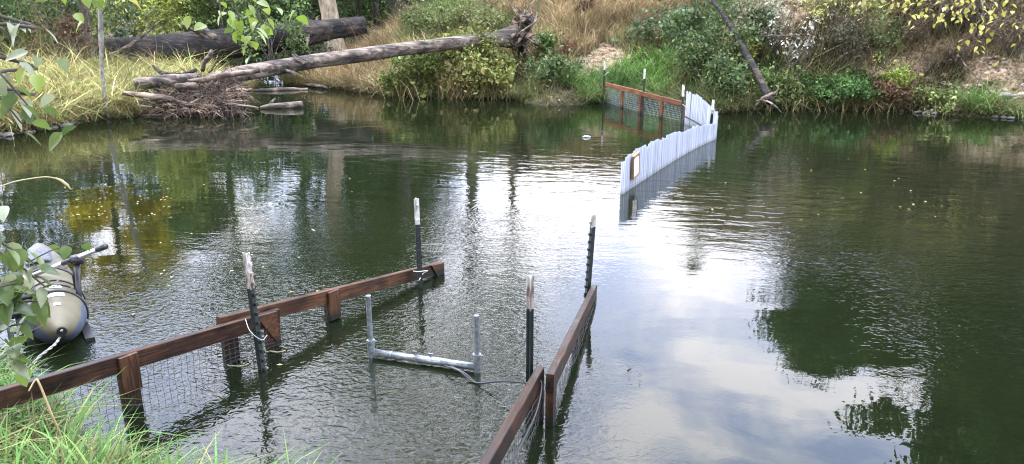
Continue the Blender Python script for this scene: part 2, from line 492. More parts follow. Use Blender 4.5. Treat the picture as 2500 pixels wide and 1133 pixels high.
def axis(a, b, lo, hi, step, grow=1.22):
    c = list(np.arange(a, b, step)); s = step; v = b
    while v < hi: c.append(v); s *= grow; v += s
    v = a; s = step; f = []
    while v > lo: s *= grow; v -= s; f.append(v)
    return np.array(sorted(f+c))
gx = axis(-12, 13, -420, 420, .085); gy = axis(1.0, 26, -200, 600, .085)
GX, GY = np.meshgrid(gx, gy)
GZ = height(GX, GY)
nv = np.stack([GX.ravel(), GY.ravel(), GZ.ravel()], -1)
# small clods and crumbling ledges on the bare cut bank
zk = zone(nv[:, 0], nv[:, 1], nv[:, 2])
isbare = BARE[zk] & (GZ.ravel() > .05) & (nv[:, 1] > 9)
rough = (fbm(nv*np.array([4.0, 4.0, 9.0])+2, 4)-.47)
nv[:, 1] -= np.where(isbare, rough*.55+(fbm(nv*np.array([10.0, 10.0, 20.0])+8, 3)-.45)*.22, 0.0)
tcol = np.where(isbare[:, None], np.array([.225, .165, .105]), np.array([.050, .036, .024]))
tn = fbm(nv*1.1+4, 4)[:, None]
tcol = tcol*np.clip(-.15+2.3*tn, .25, 1.45)
under = (GZ.ravel() < .02) | ((sdf(nv[:, 0], nv[:, 1]) < .12))
mudk = np.array([k == 'mud' for k in KINDS])[zk]
tcol = np.where(mudk[:, None], np.array([.085, .068, .045])*(.5+tn), tcol)
gravel = fbm(nv*3.1, 4)[:, None]
tcol = np.where(under[:, None], np.array([.046, .046, .020])*(.35+1.3*gravel), tcol)
ni, nj = GX.shape
idx = np.arange(ni*nj).reshape(ni, nj)
quads = np.stack([idx[:-1, :-1], idx[:-1, 1:], idx[1:, 1:], idx[1:, :-1]], -1).reshape(-1, 4)
m, N, L, B = new_mat('river_bank_soil')
at = N.new('ShaderNodeAttribute'); at.attribute_name = 'Col'
tc = N.new('ShaderNodeTexCoord')
n1 = noise(N, L, tc.outputs['Object'], 14, 8, .7, .3)
r1 = ramp(N, L, n1.outputs[0], [(.38, (.25, .22, .20)), (.5, (.85, .85, .85)), (.62, (1.6, 1.6, 1.6))])
mx = N.new('ShaderNodeMix'); mx.data_type = 'RGBA'; mx.blend_type = 'MULTIPLY'; mx.inputs[0].default_value = 1
L.new(at.outputs['Color'], mx.inputs[6]); L.new(r1.outputs[0], mx.inputs[7]); L.new(mx.outputs[2], B.inputs['Base Color'])
B.inputs['Roughness'].default_value = .95; B.inputs['Specular IOR Level'].default_value = .15
bump(N, L, n1.outputs[0], 1.0, .05, B)
M['soil'] = m
ground = link('ground', np_mesh('ground', nv, [quads], tcol, m, True))
tag(ground, kind='structure')

# ------------------------------------------------------------------ water
m, N, L, B = new_mat('river_water')
N.remove(B)
out = [n for n in N if n.type == 'OUTPUT_MATERIAL'][0]
tc = N.new('ShaderNodeTexCoord'); P = tc.outputs['Object']
def math_node(op, a, b=None, c=None):
    q = N.new('ShaderNodeMath'); q.operation = op
    for i, v in enumerate((a, b, c)):
        if v is None: continue
        if isinstance(v, (int, float)): q.inputs[i].default_value = v
        else: L.new(v, q.inputs[i])
    return q.outputs[0]
def spot(cx, cy, r0, r1, sx=1.0, sy=1.0):
    """1 inside r0 falling to 0 at r1 round a plan point"""
    mp = N.new('ShaderNodeMapping'); mp.inputs['Location'].default_value = (-cx*sx, -cy*sy, 0); mp.inputs['Scale'].default_value = (sx, sy, 0)
    L.new(P, mp.inputs['Vector'])
    ln = N.new('ShaderNodeVectorMath'); ln.operation = 'LENGTH'; L.new(mp.outputs[0], ln.inputs[0])
    mr = N.new('ShaderNodeMapRange'); mr.interpolation_type = 'SMOOTHSTEP'
    mr.inputs['From Min'].default_value = r1; mr.inputs['From Max'].default_value = r0
    L.new(ln.outputs['Value'], mr.inputs['Value'])
    return mr.outputs[0]
# slow swell, wind ripples, fine chop below the fences
swell = noise(N, L, P, 1.0, 2, .5, .3, (.8, 1.5, 1)).outputs[0]
rmap = N.new('ShaderNodeMapping'); rmap.inputs['Rotation'].default_value = (0, 0, .22); L.new(P, rmap.inputs['Vector'])
rip = noise(N, L, rmap.outputs[0], 1.0, 3, .55, .6, (2.0, 5.6, 1)).outputs[0]
chop = noise(N, L, P, 1.0, 1.5, .45, 1.3, (17, 23, 1)).outputs[0]
fine = noise(N, L, P, 1.0, 3, .6, .5, (26, 40, 1)).outputs[0]
patch = noise(N, L, P, .55, 2, .5).outputs[0]
pm = N.new('ShaderNodeMapRange'); pm.inputs['From Min'].default_value = .35; pm.inputs['From Max'].default_value = .65
L.new(patch, pm.inputs['Value'])
riff = math_node('MAXIMUM', math_node('MULTIPLY', spot(3.4, 4.6, .8, 2.8), .8), math_node('MAXIMUM', spot(-1.2, 3.6, .9, 2.6, 1, .8), math_node('MULTIPLY', spot(-.4, 5.0, .8, 3.0, 1, .8), .6)))
calm = spot(1.35, 3.8, .5, 1.7, 1, .5)
mid = spot(1.2, 8.0, 1.0, 4.5, .8, .8)
inv_calm = math_node('SUBTRACT', 1.0, math_node('MULTIPLY', calm, .92))
h = math_node('MULTIPLY', swell, WAVE[0])
ra = math_node('MULTIPLY', math_node('ADD', WAVE[1], math_node('ADD', math_node('MULTIPLY', mid, WAVE[2]), math_node('MULTIPLY', spot(4.6, 6.5, 1.0, 5.0, 1, .8), .0032))), inv_calm)
h = math_node('MULTIPLY_ADD', rip, ra, h)
ca = math_node('ADD', math_node('MULTIPLY', math_node('MULTIPLY', riff, WAVE[3]), math_node('MULTIPLY_ADD', pm.outputs[0], 1.0, .55)), math_node('MULTIPLY', pm.outputs[0], WAVE[4]))
ca = math_node('MULTIPLY', ca, inv_calm)
h = math_node('MULTIPLY_ADD', chop, ca, h)
fa = math_node('ADD', math_node('MULTIPLY', riff, WAVE[5]), WAVE[6])
h = math_node('MULTIPLY_ADD', fine, math_node('MULTIPLY', fa, inv_calm), h)
bp = N.new('ShaderNodeBump'); bp.inputs['Strength'].default_value = 1; bp.inputs['Distance'].default_value = 1
L.new(h, bp.inputs['Height'])
fr = N.new('ShaderNodeFresnel'); fr.inputs['IOR'].default_value = 1.333; L.new(bp.outputs[0], fr.inputs['Normal'])
gl = N.new('ShaderNodeBsdfGlossy'); gl.inputs['Roughness'].default_value = 0.0; gl.inputs['Color'].default_value = (1, 1, 1, 1)
L.new(bp.outputs[0], gl.inputs['Normal'])
tr = N.new('ShaderNodeBsdfTransparent'); tr.inputs['Color'].default_value = (.36, .42, .24, 1)
df = N.new('ShaderNodeBsdfDiffuse'); df.inputs['Color'].default_value = (.0085, .0135, .0058, 1)
lo = N.new('ShaderNodeMixShader'); lo.inputs[0].default_value = .5
L.new(tr.outputs[0], lo.inputs[1]); L.new(df.outputs[0], lo.inputs[2])
mxs = N.new('ShaderNodeMixShader')
L.new(fr.outputs[0], mxs.inputs[0]); L.new(lo.outputs[0], mxs.inputs[1]); L.new(gl.outputs[0], mxs.inputs[2])
L.new(mxs.outputs[0], out.inputs['Surface'])
M['water'] = m
mb = MB(); mb.add([(-60, -10, 0), (60, -10, 0), (60, 34, 0), (-60, 34, 0)], [(0, 1, 2, 3)])
water = tag(mb.build('water', m), kind='structure')
# ------------------------------------------------------------------ fences
Z = np.array([0, 0, 1.0])
def unit(v):
    v = np.array(v, float); return v/np.linalg.norm(v)

def net_mesh(a0, a1, zt0, zt1, zb, sp, r, sag=.012, seed=0, dx=0.0):
    """square netting hung between plan points a0, a1 (tops zt0, zt1), down to zb; three-sided strands"""
    g = np.random.default_rng(seed)
    a0 = np.array(a0, float); a1 = np.array(a1, float); Ln = np.linalg.norm(a1-a0); d = (a1-a0)/Ln; nrm = np.array([-d[1], d[0]])
    nx = max(2, int(Ln/sp)); nz = max(2, int((max(zt0, zt1)-zb)/sp))
    P = np.zeros((nx+1, nz+1, 3))
    for i in range(nx+1):
        t = i/nx; zt = zt0+(zt1-zt0)*t
        for k in range(nz+1):
            q = k/nz
            w = math.sin(t*9+q*4+seed)*sag*q+(g.random()-.5)*sag*.5
            xy = a0+d*(t*Ln+(g.random()-.5)*sp*.22+math.sin(q*5+t*3+seed)*sag*.7*q)+nrm*(w+dx)
            P[i, k] = (xy[0], xy[1], zt+(zb-zt)*q+(0 if k == 0 else (g.random()-.5)*sp*.2-math.sin(t*math.pi)*sag*q))
    mb = MB()
    for i in range(nx+1): mb.tube(list(P[i]), r, 3, False)
    for k in range(nz+1): mb.tube(list(P[:, k]), r, 3, False)
    return mb

def seg(a, b, t):
    return np.array(a)+(np.array(b)-np.array(a))*t

LA, LB = np.array([-2.90, 1.72]), np.array([-.47, 5.35])
Ldir = unit(np.array([-.47, 5.35])-np.array([-1.87, 3.28])); Lcam = np.array([Ldir[1], -Ldir[0]])     # towards the channel side (camera right)

def wood_panel(name, label, p0, p1, z0, z1, posts, side, cat='fence panel', group=None, mat=None, netm=None, sp=.035, nr=.0012, gus=(), plates=(), zb=-.12, postz=-.55, seed=1, nside=1):
    """p0,p1 plan ends; z rail top at ends; posts: fractions; side: plan unit vector to the viewed face"""
    mat = mat or M['wood']; netm = netm or M['black_net']
    p0 = np.array(p0); p1 = np.array(p1); side = unit(side)
    t = empty(name, (p0[0], p0[1], 0), label, cat, group)
    a = np.array([p0[0], p0[1], z0-.0445]); b = np.array([p1[0], p1[1], z1-.0445])
    plank('rail', a, b, Z, .038, .089, mat, t)
    d3 = unit(b-a)
    for q in posts:
        c = seg(a, b, q); zt = c[2]-.0447
        xy = c[:2]
        plank('post', (xy[0], xy[1], postz), (xy[0], xy[1], zt), (side[0], side[1], 0), .089, .038, mat, t)
    for q in plates:                                         # short board fixed over rail and post
        c = seg(a, b, q); o3 = np.array([side[0], side[1], 0])*(.019+.0105)
        plank('joint_plate', c+o3+Z*.040, c+o3-Z*.150, (side[0], side[1], 0), .092, .019, mat, t)
    for q, sgn in gus:                                       # triangular corner gusset
        c = seg(a, b, q); o = np.array([side[0], side[1], 0]); f0 = c+o*.0205; f1 = c+o*.0325
        tri = [c*0+d3*(.045*sgn)+Z*.043, c*0-d3*(.095*sgn)+Z*.043, c*0+d3*(.020*sgn)-Z*.14, c*0+d3*(.045*sgn)-Z*.14]
        v = [f0+q_ for q_ in tri]+[f1+q_ for q_ in tri]; n = len(tri)
        mb = MB(); mb.add(v, [tuple(range(n)), tuple(range(2*n-1, n-1, -1))]+[(i, (i+1) % n, n+(i+1) % n, n+i) for i in range(n)])
        mb.build('gusset', mat, t)
    net = net_mesh(p0+side*.024*nside, p1+side*.024*nside, z0-.088, z1-.088, zb, sp, nr, seed=seed)
    net.build('netting', netm, t)
    return t

Lp = lambda s: np.array([-1.87, 3.28])+Ldir*s
# left fence, nearer panel (runs into the grass) and farther panel set just behind it
n_far = -Lcam*.048
p1a, p1b = Lp(-1.05)+Lcam*.0, Lp(.90)
wood_panel('fence_panel', 'brown wooden fence panel with black netting running from the grassy bank past the pontoon boat', p1a, p1b, .385, .232, (.02, .538, .975), Lcam, plates=(.538,), gus=((.965, 1),), group='wooden netting panels in the river', seed=1)
p2a, p2b = Lp(.545)+n_far, Lp(2.46)+n_far
wood_panel('fence_panel', 'brown wooden fence panel with netting reaching farthest out, ending at a triangular gusset', p2a, p2b, .29, .085, (.03, .42, .97), Lcam, plates=(.42,), gus=((.97, 1),), group='wooden netting panels in the river', seed=2)
# pale horizontal wires on the farther panel
for k, dz in enumerate((.075, .12, .165)):
    pass
# right fence
Rdir = unit(np.array([.57, 4.84])-np.array([.18, 3.14])); Rcam = np.array([Rdir[1], -Rdir[0]])
Rp = lambda s: np.array([.18, 3.14])+Rdir*s
ra0 = np.array([-.31, 1.60]); ra1 = np.array([.135, 3.22]); RAd = unit(ra1-ra0)
wood_panel('fence_panel', 'nearest brown fence panel on the right with a cable hooked over its rail', ra0, ra1, .335, .262, (.03, .5, .975), np.array([RAd[1], -RAd[0]]), group='wooden netting panels in the river', seed=3, netm=M['black_net'])
wood_panel('fence_panel', 'narrow-looking brown fence panel seen almost end on, leading to the post with black studs', Rp(-.02), Rp(1.75), .268, .078, (.022, .5, .975), Rcam, plates=(), group='wooden netting panels in the river', seed=4)

# far fence
f0, f2, f4 = np.array([2.11, 17.30]), np.array([2.64, 15.24]), np.array([3.22, 13.86])
fs = unit(np.array([-.95, -.32]))
wood_panel('fence_panel', 'reddish wooden fence panel with pale netting standing nearest the far grassy bank', f0, f2+unit(f2-f0)*.05, .468, .45, (.012, .5, .985), fs, mat=M['wood_far'], netm=M['pale_net'], sp=.042, nr=.0017, nside=-1, seed=5, zb=-.05, group='reddish netting panels by the far bank')
wood_panel('fence_panel', 'reddish wooden fence panel with pale netting joining the grey pipe weir', f2+fs*.05, f4, .452, .372, (.02, .5, .985), fs, mat=M['wood_far'], netm=M['pale_net'], sp=.042, nr=.0017, nside=-1, seed=6, zb=-.05, group='reddish netting panels by the far bank')

# ------------------------------------------------------------------ steel T posts
def t_post(base, top_z, label, lean=(0, 0), yaw=0.0, white=.19, rusty=False, s=1.0):
    x, y = base[0], base[1]; L_ = top_z+.7
    t = empty('t_post', (x, y, 0), label, 'fence post', 'studded steel posts')
    ca, sa = math.cos(yaw), math.sin(yaw)
    def sec_tube(z0, z1):
        w, st, th = .0175*s, .034*s, .0028*s
        sec = [(-w, 0), (w, 0), (w, th*1.6), (th, th*1.6), (th, st), (-th, st), (-th, th*1.6), (-w, th*1.6)]
        mb = MB(); v = []
        for z in (z0, z1):
            ox, oy = lean[0]*z, lean[1]*z
            for a, b in sec: v.append((x+ox+a*ca-b*sa, y+oy+a*sa+b*ca, z))
        n = len(sec)
        mb.add(v, [(i, (i+1) % n, n+(i+1) % n, n+i) for i in range(n)]+[tuple(range(n-1, -1, -1)), tuple(range(n, 2*n))])
        return mb
    mb = sec_tube(-.7, top_z-white)
    zz = -.1
    while zz < top_z-white-.02:
        ox, oy = lean[0]*zz, lean[1]*zz
        cxy = (x+ox+(.006*s)*sa, y+oy-(.006*s)*ca, zz)
        mb.box(cxy, ((ca, sa, 0), (-sa, ca, 0), (0, 0, 1)), (.008*s, .0065*s, .009*s))
        zz += .054
    mb.build('shaft', M['steel_green'], t)
    tp = sec_tube(top_z-white+.0005, top_z)
    zz = top_z-white+.03
    while zz < top_z-.02:
        ox, oy = lean[0]*zz, lean[1]*zz
        tp.box((x+ox+(.006*s)*sa, y+oy-(.006*s)*ca, zz), ((ca, sa, 0), (-sa, ca, 0), (0, 0, 1)), (.008*s, .0065*s, .009*s)); zz += .054
    tp.build('painted_top', M['post_white_rusty'] if rusty else M['post_white'], t)
    return t
tpA = t_post((-1.36, 3.70), .672, 'dark steel post with a rust-streaked white top, tied to the left fence overlap', (-.035, .01), math.radians(75), .20, True)
tpB = t_post((-.655, 5.00), .655, 'dark green studded steel post with white top near the tip of the left fence', (-.01, 0), math.radians(15), .185)
tpC = t_post((.085, 3.27), .70, 'black steel post with a rusty white top wrapped with a black cable', (0, 0), math.radians(185), .165, True)
tpD = t_post((.515, 4.86), .575, 'leaning black steel post with studs on its left edge at the right fence tip', (.045, .0), math.radians(-70), .085, True)
t_post((2.10, 17.22), .94, 'white-topped steel post at the left end of the reddish far fence', (0, 0), .3, .20, False, 1.15)
t_post((2.645, 15.10), .90, 'white-topped steel post in the middle of the reddish far fence', (0, 0), .2, .20, False, 1.15)
t_post((3.14, 13.72), .70, 'white-topped steel post where the reddish fence meets the pipe weir', (-.02, 0), .4, .21, False, 1.3)
t_post((3.33, 12.45), .56, 'white-topped steel post at the bend of the grey pipe weir', (.03, 0), .2, .24, False, 1.3)
# tie wires
def wire(name, label, pts, r, mat, cat='wire', n=24, parent=None):
    mb = MB(); mb.tube(list(spline(pts, n)), r, 6)
    o = mb.build(name, mat, parent, True)
    if parent is None: tag(o, label, cat)
    return o
c = np.array([-1.36, 3.70])
q = W(600, 765, .26); q2 = W(634, 805, .2)
wire('tie_wire', 'white tie wire holding the leaning post to the left fence overlap', [(-1.47, 3.80, .262), (-1.40, 3.67, .245), (-1.34, 3.66, .20), (-1.33, 3.72, .20)], .0017, M['white_rope'])
wire('tie_wire', 'pale tie wire round the green post at the left fence tip', [(-.70, 4.99, .13), (-.66, 4.95, .14), (-.60, 5.0, .13), (-.64, 5.05, .09), (-.66, 4.96, .07)], .003, M['wire'])
wire('tie_wire', 'white tie wire on the post joining the reddish fence to the weir', [(3.10, 13.6, .36), (3.2, 13.55, .30), (3.25, 13.62, .36)], .006, M['white_rope'])
wire('tie_wire', 'pale tie wire on the leftmost far post', [(2.08, 17.15, .62), (2.15, 17.05, .69), (2.2, 17.2, .70)], .005, M['white_rope'])

# ------------------------------------------------------------------ grey pipe weir
def pipe_mesh(mat):
    mb = MB(); n = 12; R, r = .0135, .0105
    v = []; f = []
    for rad, z in ((R, 0), (R, 1), (r, 1), (r, .96)):
        for k in range(n):
            a = 2*math.pi*k/n; v.append((rad*math.cos(a), rad*math.sin(a), z))
    for lv in range(3):
        for k in range(n): f.append((lv*n+k, lv*n+(k+1) % n, (lv+1)*n+(k+1) % n, (lv+1)*n+k))
    f.append(tuple(range(3*n, 4*n)))
    mb.add(v, f); return mb.mesh('pipe', mat)
PM = [pipe_mesh(M['pvc']), pipe_mesh(M['pvc_dirty'])]
for me in PM:
    for k, pl in enumerate(me.polygons): pl.use_smooth = len(pl.vertices) == 4
def weir(name, label, path, tops, seed):
    """path plan points, tops (fraction, z) profile"""
    g = random.Random(seed)
    t = empty(name, (path[0][0], path[0][1], 0), label, 'pipe weir', 'wings of the grey pipe weir')
    P_ = spline(path, 200); s = np.concatenate([[0], np.cumsum(np.linalg.norm(np.diff(P_, axis=0), axis=1))])
    n = int(s[-1]/.0285); off = 0
    for i in range(n+1):
        if g.random() < .25: off = g.uniform(-.022, .026)
        fr_ = i/n; x = np.interp(fr_*s[-1], s, P_[:, 0]); y = np.interp(fr_*s[-1], s, P_[:, 1])
        zt = np.interp(fr_, [q[0] for q in tops], [q[1] for q in tops])+off+g.uniform(-.004, .004)
        if g.random() < .07: zt += g.uniform(.015, .035)
        o = bpy.data.objects.new('pipe', PM[1 if g.random() < .14 else 0]); COL.objects.link(o)
        o.parent = t; o.matrix_parent_inverse = WMAT[t.name].inverted()
        o.location = (x+g.uniform(-.002, .002), y+g.uniform(-.002, .002), -.45); o.scale = (1, 1, zt+.45)
        o.rotation_euler = (g.uniform(-.012, .012), g.uniform(-.012, .012), g.uniform(0, 6))
    for hz in (-.12,):
        mb = MB(); mb.tube([(q_[0], q_[1], hz) for q_ in P_[::6]], .009, 6); mb.build('binding_cable', M['cable'], t, True)
    return t
N0, N1, N2 = np.array([1.205, 7.96]), np.array([3.235, 11.81]), np.array([3.17, 13.62])
weir('pipe_weir', 'near wing of the grey pipe weir with the notice board on its end', [N0, (1.36, 8.28), (1.86, 9.30), (2.42, 10.4), (2.92, 11.3), N1], [(0, .335), (.02, .36), (.03, .405), (.3, .40), (.55, .36), (.8, .315), (1, .27)], 1)
weir('pipe_weir', 'far wing of the grey pipe weir, tallest where it meets the reddish fence', [(3.26, 11.86), (3.36, 12.3), (3.34, 12.9), N2], [(0, .29), (.2, .36), (.5, .46), (.75, .56), (1, .585)], 2)
wire('cable', 'black cable sagging along the far wing of the pipe weir', [(3.13, 13.6, .16), (3.25, 13.0, .10), (3.28, 12.5, .06), (3.30, 12.3, -.01)], .011, M['cable'], 'cable')

# notice board
nb = D(1541, 415, 8.12); ndir = unit(np.append(np.array([1.86, 9.30])-N0, 0)); nside = unit(np.array([ndir[1], -ndir[0], 0]))
up_n = unit(Z*.98-ndir*.10); ndx = unit(np.cross(up_n, nside))*1.0
nc = np.array([1.36, 8.28, 0])+nside*.036; nc[2] = .262
nb_t = empty('notice_board', nc, 'small wooden notice board with a white paper fixed to the weir end', 'sign')
mb = MB(); mb.box(nc, (ndx, up_n, nside), (.112, .135, .010)); mb.build('board', simple('plywood', [(.3, (.13, .075, .032)), (.7, (.26, .165, .08))], 9, .65, (1, 1, .3)), nb_t)
mbf = MB()
for sx, sy, hx, hy in ((0, .125, .112, .010), (0, -.125, .112, .010), (.102, 0, .010, .114), (-.102, 0, .010, .114)):
    mbf.box(nc+ndx*sx+up_n*sy+nside*.0145, (ndx, up_n, nside), (hx, hy, .004))
mbf.build('frame', simple('plywood_trim', [(.3, (.16, .095, .04)), (.7, (.30, .19, .09))], 9, .6), nb_t)
pc = nc+nside*.0118-up_n*.008+ndx*.006
mb = MB(); mb.box(pc, (ndx, up_n, nside), (.080, .102, .0012)); mb.build('paper', simple('white_paper', [(.3, (.72, .73, .76)), (.7, (.80, .81, .84))], 5, .6), nb_t)
mbp = MB()
for q, (yy, wd, hh) in enumerate([(.072, .050, .0045), (.058, .056, .0045), (.030, .060, .0030), (.020, .058, .0030), (.010, .030, .0030), (-.018, .026, .0030), (-.028, .040, .0028), (-.070, .016, .0060)]):
    mbp.box(pc+up_n*yy+ndx*(.004*(q % 3-1))+nside*.0018, (ndx, up_n, nside), (wd, hh*.5, .0004))
mbp.build('print', simple('grey_print', [(.3, (.28, .30, .36)), (.7, (.40, .42, .48))], 60, .7), nb_t)
mb = MB(); mb.tube([nc+up_n*.118+nside*.010, nc+up_n*.118+nside*.021], .007, 8); mb.build('screw', M['cable'], nb_t)

# ------------------------------------------------------------------ galvanised pipe frame
hl, hr = np.array([-.80, 3.87, 0]), np.array([-.19, 3.685, 0])
t = empty('steel_structure', hl, 'galvanised steel pipe frame shaped like an H standing in the shallow channel', 'pipe frame')
def hollow(mb, a, b, R, r, n=14):
    a = np.array(a, float); b = np.array(b, float)
    mb.tube([a, b], R, n, False)
    ax = unit(b-a); ref = np.array([1., 0, 0]); x = unit(np.cross(ax, ref)); y = np.cross(ax, x)
    rings = []
    for rad, q in ((R, b), (r, b), (r, b-ax*.05)):
        rings.append([q+(x*math.cos(2*math.pi*k/n)+y*math.sin(2*math.pi*k/n))*rad for k in range(n)])
    v = sum(rings, []); f = []
    for lv in range(2):
        for k in range(n): f.append((lv*n+k, lv*n+(k+1) % n, (lv+1)*n+(k+1) % n, (lv+1)*n+k))
    f.append(tuple(range(2*n, 3*n))); mb.add(v, f)
for P_, top in ((hl, .372), (hr, .330)):
    mb = MB(); hollow(mb, P_-Z*.45, P_+Z*top, .0145, .0115); u = mb.build('upright', M['galv'], t, True)
    mb = MB(); mb.tube([P_+Z*(-.02), P_+Z*.10], .0205, 14); mb.build('sleeve', M['galv'], t)
    mb = MB(); mb.tube([P_+Z*.094, P_+Z*.106], .0235, 14); dx_ = unit(hr-hl)
    mb.tube([P_+Z*.1+dx_*.0, P_+Z*.1+dx_*.036], .005, 6); mb.build('collar', M['galv'], t)
xl, xr = hl+Z*.030, hr+Z*.028; dx_ = unit(xr-xl)
mb = MB(); mb.tube([xl, xr], .0205, 16); mb.build('crossbar', M['galv'], t, True)
for q in (.20, .60, .66):
    mb = MB(); cc = seg(xl, xr, q); mb.tube([cc-dx_*.004, cc+dx_*.004], .0225, 16); mb.build('coupling', M['galv'], t)
for q in (.42, .57):
    cc = seg(xl, xr, q); mb = MB(); mb.tube([cc+Z*.015, cc+Z*.037], .005, 6); mb.box(cc+Z*.039, (dx_, np.cross(Z, dx_), Z), (.013, .004, .004)); mb.build('thumb_screw', M['galv'], t)
mb = MB(); mb.tube([seg(xl, xr, .42), seg(xl, xr, .74)], .0222, 16); mb.build('outer_sleeve', M['galv'], t, True)

# cables
px_ = lambda a, b, Y: D(a, b, Y)
wire('cable', 'black cable looping from the pipe frame to the wrapped post', [px_(1085, 893, 3.70), px_(1120, 905, 3.62), px_(1160, 934, 3.55), px_(1220, 931, 3.45), px_(1275, 934, 3.30), px_(1295, 942, 3.22), px_(1312, 930, 3.26), px_(1300, 918, 3.33), px_(1278, 924, 3.30), px_(1290, 938, 3.21), px_(1312, 934, 3.23)], .0052, M['cable'], 'cable', 70)
wire('cable', 'black cable dipping into the water beside the pipe frame', [px_(1100, 893, 3.70), px_(1140, 915, 3.63), px_(1168, 948, 3.55), px_(1200, 990, 3.45), px_(1232, 1024, 3.36), px_(1262, 1060, 3.32)], .0045, M['cable'], 'cable', 40)
wire('cable', 'thin dark cable hooked over the nearest right fence rail', [px_(1300, 922, 3.24), px_(1318, 928, 3.15), px_(1322, 950, 3.10), px_(1308, 1010, 2.95), px_(1275, 1080, 2.75), px_(1245, 1133, 2.60), px_(1225, 1170, 2.5)], .0042, M['cable'], 'cable', 40)
# waterline weed and foam ring round the left posts
for px0, py0, lab in ((582, 886, 'ring of pale weed caught round the first post of the farther left panel'), (672, 853, 'strand of pale weed caught round the gusseted left fence post')):
    c0 = W(px0, py0, .004); pts = []
    for k in range(13):
        a = k*.5; pts.append((c0[0]+.058*math.cos(a)*1.1, c0[1]+.04*math.sin(a), .004+random.uniform(-.003, .008)))
    wire('weed_strand', lab, pts, .0045, simple('pale_weed', [(.3, (.10, .10, .05)), (.7, (.30, .28, .16))], 60, .8), 'weed', 40)
# ------------------------------------------------------------------ pontoon boat
def pontoon_material():
    m, N, L, B = new_mat('olive_and_blue_pontoon_fabric')
    tc = N.new('ShaderNodeTexCoord'); sx = N.new('ShaderNodeSeparateXYZ'); L.new(tc.outputs['Object'], sx.inputs[0])
    n = noise(N, L, tc.outputs['Object'], 7, 5, .6)
    # lower sides are a blue-grey panel, the top is tan-olive (a real two-colour cover)
    a = N.new('ShaderNodeMath'); a.operation = 'ABSOLUTE'; L.new(sx.outputs['Y'], a.inputs[0])
    b = N.new('ShaderNodeMath'); b.operation = 'MULTIPLY_ADD'; b.inputs[1].default_value = -.75; L.new(a.outputs[0], b.inputs[0]); L.new(sx.outputs['Z'], b.inputs[2])
    gt = N.new('ShaderNodeMath'); gt.operation = 'GREATER_THAN'; gt.inputs[1].default_value = -.035; L.new(b.outputs[0], gt.inputs[0])
    c1 = ramp(N, L, n.outputs[0], [(.3, (.036, .052, .072)), (.7, (.07, .094, .122))])
    c2 = ramp(N, L, n.outputs[0], [(.3, (.075, .068, .040)), (.7, (.125, .113, .070))])
    mx = N.new('ShaderNodeMix'); mx.data_type = 'RGBA'
    L.new(gt.outputs[0], mx.inputs[0]); L.new(c1.outputs[0], mx.inputs[6]); L.new(c2.outputs[0], mx.inputs[7])
    L.new(mx.outputs[2], B.inputs['Base Color']); B.inputs['Roughness'].default_value = .55; B.inputs['Specular IOR Level'].default_value = .25
    bump(N, L, n.outputs[0], .4, .004, B)
    return m
M['pontoon'] = pontoon_material()
M['olive'] = simple('olive_nylon', [(.3, (.06, .057, .040)), (.7, (.11, .105, .078))], 12, .6, None, .01)
M['blackpl'] = simple('black_plastic', [(.3, (.008, .008, .009)), (.7, (.022, .022, .024))], 12, .35)
M['alu'] = simple('brushed_aluminium', [(.3, (.50, .50, .48)), (.7, (.68, .68, .66))], 20, .3, None, 0, .8)
M['patch'] = simple('white_patch', [(.3, (.55, .56, .55)), (.7, (.66, .67, .66))], 12, .5)
M['seat'] = simple('grey_seat', [(.3, (.30, .32, .36)), (.7, (.42, .45, .50))], 8, .5)

